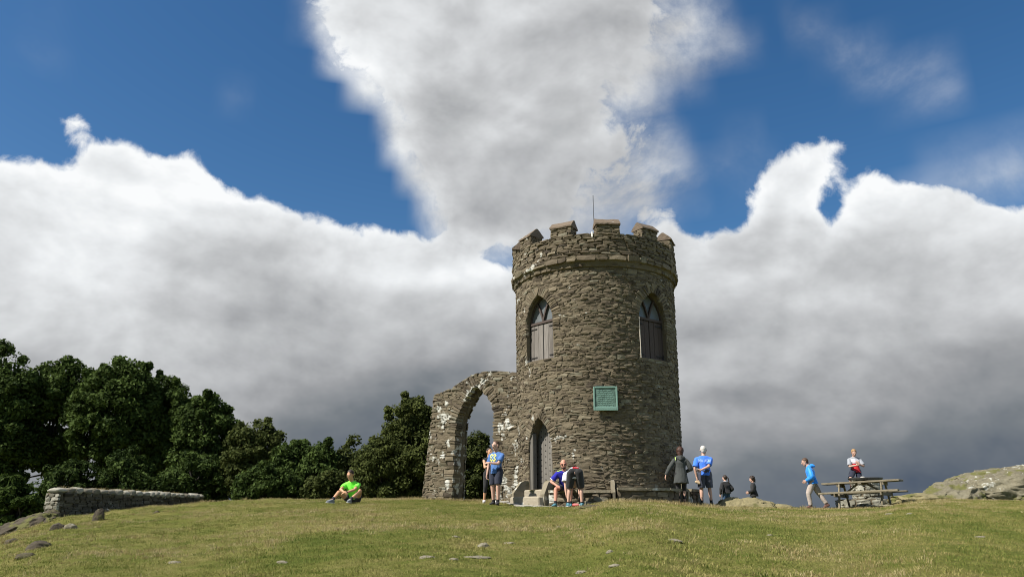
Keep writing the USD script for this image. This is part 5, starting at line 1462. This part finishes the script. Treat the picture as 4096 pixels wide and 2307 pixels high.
def hair(mat, cut=0.0, size=1.0, back=0.0, tail=None, curly=0.0, name='hair', drop=0.0):
    def fn(c):
        s, G, D, hp, HX = c['s'] * c['HS'], c['G'], c['D'], c['hp'], c['HX']
        m = hull(ell(G(hp(0, -.020, .030)), np.array((.086, .100, .100)) * s * size, HX), *( [sph(G(hp(0, -.055, -.06 - drop)), .055 * s * size), sph(G(hp(.045, -.03, -.05 - drop)), .04 * s), sph(G(hp(-.045, -.03, -.05 - drop)), .04 * s)] if drop or curly else [sph(G(hp(0, -.05, -.035)), .055 * s)]))
        n = D(c['hu'] * .62 - c['hf'] * .78)
        m = m.trim_by_plane(n.tolist(), float(n @ G(hp(0, .0, .022 + cut))))
        m = soften(m, 0.02 * s, 2, (0.006 + curly * 0.02) * s, 34 if not curly else 28, c['seed'], (1, 1, 1))
        h = obj(name, m, mat, c['t'], smooth=50)
        if tail is not None:
            pts = [G(np.array(q) if not callable(q) else q(c)) for q in tail]
            obj('ponytail', union([hull(sph(a, .026 * s), sph(b, .020 * s)) for a, b in zip(pts[:-1], pts[1:])]), mat, c['t'], smooth=60)
    return fn


def decal(name, shape, mat, ctx, centre, right, up, size, thick=0.006, label=None):
    """A flat print laid onto the shirt: every point is dropped onto the cloth along the print's normal."""
    polys = list(getattr(shape, 'geoms', [shape]))
    r, u = np.asarray(right, float), np.asarray(up, float); r /= np.linalg.norm(r); u = u - u @ r * r; u /= np.linalg.norm(u); n = np.cross(r, u)
    vs, fs, o = [], [], 0
    for pg in polys:
        cs = m3.CrossSection([np.array(pg.exterior.coords)[:-1].tolist()] + [np.array(i.coords)[:-1].tolist() for i in pg.interiors], m3.FillRule.EvenOdd)
        v, f = tris(cs.scale((size, size)).extrude(thick).refine_to_length(0.03))
        vs.append(v); fs.append(f + o); o += len(v)
    v, f = np.vstack(vs), np.vstack(fs)
    org = centre + np.outer(v[:, 0], r) + np.outer(v[:, 1], u) + n * 0.5
    mesh = ctx['topm']
    loc, ri, _ = mesh.ray.intersects_location(org, np.repeat(-n[None], len(org), 0), multiple_hits=False)
    dep = np.full(len(org), np.nan); dep[ri] = (loc - org[ri]) @ -n
    dep = np.where(np.isnan(dep), np.nanmedian(dep), dep)
    w = org - n * (dep - v[:, 2] - 0.002)[:, None]
    obj(name, (w, f), mat, ctx['t'], label=label)


def stand(px, Y):
    x = float(at(px, 2000, Y)[0]); return np.array([x, Y, gz(x, Y)])


FACE = lambda deg: math.radians(180 + deg)          # 0 = towards the camera, positive turns to the picture's left
M_BLACK = cloth('black_cloth', (0.012, 0.012, 0.013)); M_NAVY = cloth('navy_cloth', (0.014, 0.017, 0.032)); M_SHOED = plain('dark_shoe', (0.025, 0.025, 0.028), 0.6, 0.002, 60); M_SHOEW = plain('pale_trainer', (0.45, 0.44, 0.44), 0.6, 0.002, 60); M_SHOEG = plain('grey_trainer', (0.14, 0.15, 0.17), 0.6, 0.003, 40, 0.4); M_SHOEB = plain('teal_trainer', (0.06, 0.16, 0.20), 0.6, 0.002, 50); M_SOLE = plain('white_sole', (0.5, 0.5, 0.5), 0.6)
M_HAIRD = plain('dark_hair', (0.022, 0.014, 0.010), 0.6, 0.004, 90, 0.4); M_HAIRB = plain('brown_hair', (0.060, 0.034, 0.020), 0.6, 0.004, 90, 0.4); M_HAIRF = plain('fair_hair', (0.25, 0.15, 0.065), 0.6, 0.004, 90, 0.35); M_HAIRW = plain('white_hair', (0.40, 0.385, 0.36), 0.65, 0.004, 90, 0.2); M_HAIRR = plain('auburn_hair', (0.040, 0.018, 0.012), 0.6, 0.004, 90, 0.4)
M_BLUE = cloth('blue_tee', (0.050, 0.120, 0.300)); M_ROYAL = cloth('royal_blue_polo', (0.010, 0.010, 0.240)); M_BRIGHT = cloth('bright_blue_tee', (0.045, 0.160, 0.640)); M_GREEN = cloth('fluorescent_tee', (0.160, 0.800, 0.050)); M_JACK = cloth('azure_jacket', (0.015, 0.200, 0.620), 0.15, 0.55); M_COAT = cloth('charcoal_coat', (0.032, 0.036, 0.034)); M_TAN = cloth('stone_trousers', (0.300, 0.255, 0.225)); M_GREY = cloth('grey_shorts', (0.045, 0.048, 0.070)); M_WHITE = cloth('white_cloth', (0.44, 0.44, 0.48)); M_RED = cloth('red_cloth', (0.500, 0.015, 0.025)); M_LGREY = cloth('pale_grey_cloth', (0.22, 0.235, 0.26)); M_JEAN = cloth('denim', (0.030, 0.065, 0.130)); M_YEL = plain('yellow_print', (0.60, 0.58, 0.10), 0.7); M_PRINT = plain('white_print', (0.26, 0.38, 0.68), 0.7); M_PINK = plain('pink_plastic', (0.80, 0.16, 0.16), 0.4); M_LIME = plain('lime_trim', (0.45, 0.70, 0.18), 0.7); M_TAPE = plain('pale_trim', (0.55, 0.60, 0.62), 0.7)


def wrist_band(ctx, sd, mat, name='wristwatch'):
    J, G, D, s = ctx['J'], ctx['G'], ctx['D'], ctx['s']
    d = J['wr' + sd] - J['el' + sd]; d = d / np.linalg.norm(d)
    obj(name, hull(disc(G(J['wr' + sd] - d * .030), .036 * s, D(d)), disc(G(J['wr' + sd] - d * .005), .034 * s, D(d))), mat, ctx['t'])


# 1 seated man in green
g1 = stand(1406, 22.0)
c = person('man in a fluorescent green T-shirt sitting alone on the grass, arms round knees', g1, FACE(12), 1.80,
           dict(pelvis=(0, -0.16, 0.12), chest=(0, 0.04, 0.53), head=(0.02, 0.155, 0.79), face=(0.12, 1, -0.45), kneeR=(0.75, 0.2, 1), kneeL=(-0.75, 0.2, 1), footR=(0.34, 0.50, 0.085), footL=(-0.16, 0.46, 0.085), handR=(0.05, 0.46, 0.30), handL=(-0.03, 0.46, 0.28), elbowR=(1, 0.1, -0.2), elbowL=(-1, 0.1, -0.2), fingR=(-1, .3, -.2), fingL=(1, .3, -.2), palmR=(0, -.3, -1), palmL=(0, -.3, -1), shoulder=0.19),
           dict(skin=M_SKINT, wear=[shirt(M_GREEN, -0.04, 0.62, 1.1, 'tee_shirt', wr=.012), legs_wear(M_BLACK, 0.45, 1.0), shoes(M_SHOEG, plain('black_sock', (.02, .02, .025)), 0.09, {'R': (0.8, 1, 0.05), 'L': (-0.05, 1, 0.05)}, sole=M_SOLE), hair(M_HAIRD, -0.005)]))
wrist_band(c, 'L', plain('watch_black', (0.02, 0.02, 0.02), 0.4))
# 2 woman in black behind the blue-shirted man
g2 = stand(1955, 23.4)
c = person('woman in black vest and leggings, half hidden behind the man with the yellow cross', g2, FACE(-14), 1.66,
           dict(pelvis=(0, 0, 0.94), chest=(0, 0.01, 1.37), shoulder=0.165, slim=0.90, head=(0, .045, 1.635), face=(-0.35, 1, 0.02), handR=(-0.04, 0.27, 1.20), elbowR=(0.8, 0.1, -1), fingR=(-.5, .1, 1), palmR=(-.6, -.8, .1), handL=(-.14, .26, 1.14), elbowL=(-.8, 0, -1), fingL=(.6, .2, .8), footR=(0.15, 0, 0.085), footL=(-0.15, 0.02, 0.085)),
           dict(skin=M_SKINT, wear=[shirt(M_BLACK, 0.04, 0.0, 0.3, 'vest', wr=.003), legs_wear(M_BLACK, 1.42, 0.35, 'leggings', wr=.003), shoes(M_SHOEW, sole=M_SOLE), hair(M_HAIRD, -.01, 1.0)]))
wrist_band(c, 'R', plain('white_watch', (0.6, 0.6, 0.6), 0.4))
# 3 man with yellow cross
g3 = stand(1984, 22.5)
c = person('tall man in a blue T-shirt with a yellow cross, standing before the archway', g3, FACE(30), 1.84,
           dict(pelvis=(0, 0, 0.95), chest=(0.0, -0.02, 1.39), head=(0.0, 0.045, 1.66), face=(0.30, 1, -0.16), handR=(0.25, 0.10, 0.78), elbowR=(0.8, -0.8, 0), fingR=(-.1, .2, -1), handL=(0.05, 0.30, 1.14), elbowL=(-1, -0.4, -0.8), fingL=(1, .35, .0), palmL=(0, -.6, -.8), footR=(0.10, -0.03, 0.085), footL=(-0.10, 0.06, 0.085), shoulder=0.195),
           dict(skin=M_SKIN, wear=[shirt(M_BLUE, 0.10, 0.72, 1.3, 'tee_shirt', wr=.011), legs_wear(M_NAVY, 0.88, 1.7), shoes(M_SHOED, M_BLACK, 0.07, {'R': (0.1, 1, 0), 'L': (-.35, 1, 0)}), hair(M_HAIRB, 0.01, .985)]))
X = ops.unary_union([affinity.rotate(sbox(-.5, -.19, .5, .19), a, origin=(0, 0)) for a in (45, -45)])
Xo = X.difference(ops.unary_union([affinity.rotate(sbox(-.39, -.095, .39, .095), a, origin=(0, 0)) for a in (45, -45)]))
ctr_ = c['G'](c['J']['chest'] - c['spine'] * .10 + c['ra'] * .055 + c['fa'] * .1)
decal('cross_print', Xo, M_YEL, c, ctr_, -c['D'](c['ra']), c['D'](c['spine']), 0.25, label='yellow outlined cross printed on the chest')
obj('phone', oriented((0.07, 0.012, 0.13), c['G'](c['J']['wrL'] + np.array([.085, .045, .015])), c['D']((1, .3, 0)), c['D']((-.3, .8, .5)), c['D']((-.1, -.5, .8)), 0.004), M_TAPE, c['t']) if False else None
# 4 seated man in royal blue polo
th4 = solve_th(2258, 2.6, 2.95)
p4 = tpt(np.array(th4), 2.90, 0.0); zs = Z_SEAT
g4 = np.array([p4[0], p4[1], gz(p4[0] - .1, p4[1] - .4)]); hs = (zs - g4[2]) / (1.76 / 1.78)
c = person('bald man in sunglasses and royal blue polo shirt sitting on the bench by the door', g4, FACE(8), 1.76,
           dict(pelvis=(0, -0.02, hs + 0.115), chest=(0.0, 0.24, hs + 0.48), head=(0.02, 0.36, hs + 0.735), face=(-0.05, 1, -0.30), fat=1.18, shoulder=0.205, footR=(0.26, 0.47, 0.085), footL=(-0.15, 0.42, 0.085), kneeR=(0.45, 1, .6), kneeL=(-0.3, 1, .6), handR=(0.22, 0.34, hs + 0.12), elbowR=(1, -0.6, 0), handL=(-.22, 0.36, hs + 0.12), elbowL=(-1, -.6, 0), fingR=(-.5, .8, -.3), fingL=(.5, .8, -.3), palmR=(-.2, 0, -1), palmL=(.2, 0, -1)),
           dict(skin=M_SKINR, wear=[shirt(M_ROYAL, 0.03, 0.78, 1.3, 'polo_shirt', wr=.011), legs_wear(M_NAVY, 0.62, 1.4), shoes(M_SHOEB, M_BLACK, 0.08, {'R': (0.5, 1, 0), 'L': (-.1, 1, 0)})]))
obj('sunglasses', union([hull(sph(c['G'](c['hp'](k * .034, .092, .012)), .021 * c['s']), sph(c['G'](c['hp'](k * .055, .080, .012)), .014 * c['s'])) for k in (-1, 1)] + [hull(sph(c['G'](c['hp'](-.06, .078, .016)), .006), sph(c['G'](c['hp'](.06, .078, .016)), .006))]), plain('dark_lens', (0.008, 0.008, 0.009), 0.15), c['t'])
obj('beard', soften(hull(*[sph(c['G'](c['hp'](x, y, z)), .022 * c['s']) for x, y, z in ((0, .075, -.098), (.045, .03, -.075), (-.045, .03, -.075), (0, .09, -.075))]), .02, 2), M_HAIRD, c['t'], smooth=60)
obj('collar', union([hull(*[sph(c['G'](c['neck'] + c['ra'] * x + c['fa'] * y - c['spine'] * z), .012) for x, y, z in ((k * .02, .085, .06), (k * .075, .03, .0), (k * .06, .075, .05))]) for k in (-1, 1)]), M_ROYAL, c['t'])
for k in (-1, 1):
    J = c['J']; sh_, el_ = (J['shR'], J['elR']) if k > 0 else (J['shL'], J['elL'])
    obj('sleeve_stripe', union([hull(sph(c['G'](a_ + c['spine'] * .076), .011), sph(c['G'](b_ + c['spine'] * .076), .011)) for a_, b_ in ((J['chest'] + c['ra'] * k * .08 + c['spine'] * .01, sh_),)]), M_LIME, c['t'])
    q = sh_ + (el_ - sh_) * .78
    obj('sleeve_cuff', hull(disc(c['G'](q - (el_ - sh_) * .05), .086 * c['s'], c['D'](el_ - sh_)), disc(c['G'](q), .086 * c['s'], c['D'](el_ - sh_))), M_TAPE, c['t'])
# 5 bending person
g5 = stand(2300, 21.0)
c = person('person in black shorts and white top with red cross, bending over to the ground', g5, math.radians(8), 1.74,
           dict(pelvis=(0.02, -0.10, 0.90), chest=(-0.09, 0.36, 0.86), bent=(0, 0.1, -1), head=(-0.03, 0.42, 0.60), face=(0.0, -0.9, -0.45), headup=(0, .4, -1), footR=(0.19, 0.0, 0.085), footL=(-0.19, 0.0, 0.085), kneeR=(.1, 1, 0), kneeL=(-.1, 1, 0), handR=(0.10, 0.24, 0.22), handL=(-0.25, 0.16, 0.24), elbowR=(1, 0.3, 0.2), elbowL=(-1, .3, .2), fingR=(0, -.1, -1), fingL=(0.1, -.2, -1), shoulder=.19, hip=.105),
           dict(skin=M_SKIN, wear=[shirt(M_WHITE, 0.05, 0.66, 2.4, 'top', wr=.012), legs_wear(M_BLACK, 0.98, 2.0, wr=.012), shoes(M_SHOEB, M_BLACK, 0.04, sole=M_SOLE), hair(M_HAIRB, 0.0)]))
cr = ops.unary_union([sbox(-.5, -.13, .5, .13), sbox(-.13, -.5, .13, .5)])
c2 = dict(c); upn = c['D']((0, .45, -.2)); 
decal('red_cross', cr, M_RED, c, c['G'](c['J']['pel'] + np.array([0.03, 0.03, .08])), c['rt'], c['D']((0, .55, .83)), 0.17, label='red cross printed on the back of the top')
# pink bottle on the ground
b5 = g5 + np.array([0.02, -0.05, 0]); b5[2] = gz(*b5[:2])
bt = thing('drinks_bottle', 'pink plastic drinks bottle lying on the grass between the bending person\'s feet', 'bottle', b5)
lie = np.column_stack([[0, 0, 1], [0, 1, 0], [1, 0, 0]])
prof = m3.CrossSection([[(0, 0), (.033, 0), (.036, .01), (.036, .13), (.030, .15), (.018, .165), (0, .165)]])
obj('flask', xf(m3.Manifold.revolve(prof, 24), lie, b5 + (-.09, 0, .04)), M_PINK, bt, smooth=40)
obj('cap', xf(m3.Manifold.cylinder(.035, .017, .015, 16), lie, b5 + (.076, 0, .04)), M_SOLE, bt)
# 6 woman in charcoal coat
g6 = stand(2730, 22.35)
c = person('woman in a long charcoal hooded coat and black leggings, walking away past the tower', g6, math.radians(6), 1.66,
           dict(pelvis=(0, 0, 0.95), chest=(0.01, 0.02, 1.38), head=(0.03, 0.06, 1.64), face=(0.25, 1, -0.1), slim=.95, shoulder=.18, handL=(-0.47, 0.0, 0.88), elbowL=(-.7, -.6, 0), fingL=(-.25, .1, -1), handR=(0.17, 0.20, 1.00), elbowR=(1, -.8, -.2), footR=(0.07, 0.10, 0.085), footL=(-.10, -0.02, 0.085)),
           dict(wear=[shirt(M_COAT, 0.30, 1.92, 1.2, 'coat', flare=.055, wr=.014), legs_wear(M_BLACK, 1.78, 0.3, 'leggings', wr=.003), shoes(plain('brown_boot', (.10, .055, .035), .7), None, toe={'R': (.2, 1, 0), 'L': (-.2, 1, 0)}, boot=.05), hair(M_HAIRR, -.03, 1.25, drop=.07, curly=.6)]))
obj('hood', soften(union([hull(*[sph(c['G'](c['J']['chest'] + c['ra'] * x + c['fa'] * y + c['spine'] * z), r * c['s']) for x, y, z, r in ((.11, -.05, .05, .035), (-.11, -.05, .05, .035), (0, -.13, -.02, .035), (0, -.10, .08, .04), (.09, .02, .08, .03), (-.09, .02, .08, .03))])]), .025, 2, .008, 16, 3), M_COAT, c['t'], smooth=60)
obj('reflective_stripe', hull(sph(c['G'](c['J']['chest'] - c['ra'] * .155 - c['fa'] * .075 + c['spine'] * .045), .014), sph(c['G'](c['J']['chest'] - c['ra'] * .150 - c['fa'] * .10 - c['spine'] * .03), .014)), M_LIME, c['t'])
# 7 white-haired man
g7 = stand(2826, 22.9)
c = person('white-haired man in bright blue T-shirt seen from behind, hands clasped at his back', g7, math.radians(4), 1.76,
           dict(pelvis=(0, 0, 0.95), chest=(0, -0.01, 1.39), fat=1.12, head=(0.02, 0.035, 1.655), face=(0.28, 1, -.1), shoulder=.205, handR=(-0.13, -0.215, 1.04), elbowR=(1, -.25, -.1), fingR=(-1, -.1, -.1), palmR=(0, 1, 0), handL=(-0.25, -0.04, 0.83), elbowL=(-1, -.5, 0), fingL=(.1, -.1, -1), footR=(0.14, 0.0, 0.085), footL=(-.13, 0.03, 0.085)),
           dict(skin=M_SKIN, wear=[shirt(M_BRIGHT, 0.06, 0.80, 1.6, 'tee_shirt', wr=.013), legs_wear(M_GREY, 0.92, 2.2, wr=.014), shoes(M_SHOED, M_BLACK, 0.12, {'R': (.35, 1, 0), 'L': (-.1, 1, 0)}, boot=.02), hair(M_HAIRW, -.005, 1.0)]))
tm = text_mesh('DSN UPRM', 0.075, 0.004, True)
tw_ = tm.bounds[1, 0] - tm.bounds[0, 0]
tm.vertices = (tm.vertices - [tm.bounds[:, 0].mean(), 0, 0]) * [0.36 / tw_, 1.0, 1]
bc = c['G'](c['J']['chest'] - c['spine'] * .115 - c['fa'] * .1); nb_ = -c['fw']; rr2 = c['rt']
org = bc + np.outer(tm.vertices[:, 0], rr2) + np.outer(tm.vertices[:, 1], UP) + nb_ * .5
loc, ri, _ = c['topm'].ray.intersects_location(org, np.repeat(-nb_[None], len(org), 0), multiple_hits=False)
dep = np.full(len(org), .4); dep[ri] = (loc - org[ri]) @ -nb_
obj('back_lettering', (org - nb_ * (dep - tm.vertices[:, 2] - .002)[:, None], tm.faces), M_PRINT, c['t'])
obj('hem_label', hull(*[sph(c['G'](c['J']['pel'] + np.array([x, -.13, .03])), .012) for x in (-.12, .12)]), M_GREY, c['t']) if False else None
obj('gloves', hull(sph(c['G'](c['J']['wrL'] + np.array([-.03, -.02, -.13])), .035), sph(c['G'](c['J']['wrL'] + np.array([.06, -.02, -.17])), .04), sph(c['G'](c['J']['wrL'] + np.array([.05, -.02, -.10])), .02)), plain('tan_leather', (.40, .30, .19), .7), c['t'], label='tan and white things held in the lowered hand')
# 8, 9 dark figures beyond the crest
g8 = stand(2907, 34.0)
c = person('person with a ponytail in a short black jacket and jeans, standing below the crest', g8, math.radians(-20), 1.64,
           dict(pelvis=(0, 0, .95), chest=(0, .01, 1.37), slim=.95, shoulder=.175, head=(0, .03, 1.63), face=(-.3, 1, -.05), handL=(-.30, .04, .84), handR=(.22, .12, .95)),
           dict(wear=[shirt(M_BLACK, .06, 1.9, 2.4, 'jacket', flare=.05, wr=.012), legs_wear(M_JEAN, 1.95, .9, 'jeans'), shoes(M_SHOED), hair(M_HAIRD, -.02, 1.08, tail=[lambda c: c['hp'](.0, -.11, .05), lambda c: c['hp'](.03, -.16, -.02), lambda c: c['hp'](.05, -.16, -.14), lambda c: c['hp'](.06, -.14, -.22)])]))
obj('scarf', soften(hull(disc(c['G'](c['neck'] - c['spine'] * .03), .095 * c['s'], c['D'](c['spine'])), disc(c['G'](c['neck'] + c['spine'] * .02), .075 * c['s'], c['D'](c['spine']))), .03, 1), plain('grey_scarf', (.30, .31, .34), .8), c['t'], smooth=60)
g9 = stand(3018, 34.0)
c = person('person with dark curly hair all in black, facing left beyond the crest', g9, math.radians(-75), 1.62,
           dict(pelvis=(0, 0, .95), chest=(0, .01, 1.37), slim=.98, shoulder=.17, head=(0, .04, 1.62), face=(0, 1, -.15), handL=(-.16, .26, .98), handR=(.16, .24, .96)),
           dict(wear=[shirt(M_BLACK, .16, 1.9, 2.0, 'coat', flare=.05, wr=.013), legs_wear(M_BLACK, 1.95, .6, 'trousers'), shoes(M_SHOED), hair(M_HAIRD, -.04, 1.30, drop=.06, curly=1.0)]))
# 10 boy in azure jacket, walking left
g10 = stand(3258, 24.2)
c = person('boy in a bright blue hooded jacket and stone trousers striding left towards the crest', g10, math.radians(-68), 1.60,
           dict(pelvis=(0, 0.0, .92), chest=(0, .06, 1.355), slim=.95, shoulder=.175, head=(0, .19, 1.60), face=(-.1, 1, -.35), footL=(-.08, .14, .085), footR=(.10, -.40, .12), kneeR=(.1, 1, 0), handL=(-.20, .20, .92), elbowL=(-.4, -1, 0), handR=(.2, .22, .93), elbowR=(.4, -1, 0)),
           dict(wear=[shirt(M_JACK, .10, 1.95, 2.0, 'jacket', flare=.03, wr=.020), legs_wear(M_TAN, 1.92, 1.5, 'trousers', wr=.013), shoes(plain('brown_shoe', (.10, .05, .04), .7), toe={'R': (.1, 1, -.45), 'L': (0, 1, 0)}, boot=.02), hair(M_HAIRB, -.01, 1.0)]))
obj('hood', soften(hull(*[sph(c['G'](c['J']['chest'] + c['ra'] * x + c['fa'] * y + c['spine'] * z), r * c['s']) for x, y, z, r in ((.09, -.06, .06, .04), (-.09, -.06, .06, .04), (0, -.17, .05, .045), (0, -.12, .10, .04), (.08, .02, .07, .03), (-.08, .02, .07, .03))]), .03, 2, .008, 16, 3), M_JACK, c['t'], smooth=60)
# 11 boy in red and white behind the pedestal
g11 = np.array([float(at(3424, 1900, 26.25)[0]), 26.25, tzg + 0.02])
H11 = 1.60; k11 = H11 / 1.78
g11[2] = at(3424, 1808, 26.25)[2] - 1.63 * k11
c = person('fair-haired boy in a grey, white and red T-shirt standing behind the viewpoint pedestal', g11, FACE(8), H11,
           dict(pelvis=(0, 0, .95), chest=(0, .03, 1.38), slim=.95, shoulder=.19, head=(0, .10, 1.63), face=(0, 1, -.55), handR=(.02, .30, 1.13), elbowR=(1, -.3, -.7), fingR=(-.8, .3, .5), palmR=(-.5, -.6, .3), handL=(-.06, .30, 1.17), elbowL=(-1, -.3, -.7), fingL=(.6, .3, .7), palmL=(.5, -.6, .3), footR=(.24, .05, .30), kneeR=(.5, 1, 0), footL=(-.08, 0, .10)),
           dict(wear=[shirt(M_LGREY, .02, .85, 1.3, 'tee_shirt', wr=.010), legs_wear(M_NAVY, .95, 1.6), shoes(M_SHOED), hair(M_HAIRF, 0.0, 1.05)]))
tq = c['topm']
for nm, mat, za, zb in (('white_panel', M_WHITE, -.145, .03), ('red_panel', M_RED, -.47, -.150)):
    decal(nm, sbox(-.165, za, .165, zb).buffer(.005) if False else sbox(-.15, za, .15, zb), mat, c, c['G'](c['J']['chest'] + c['fa'] * .1 - c['spine'] * .015), -c['D'](c['ra']), c['D'](c['spine']), c['s'], .004)
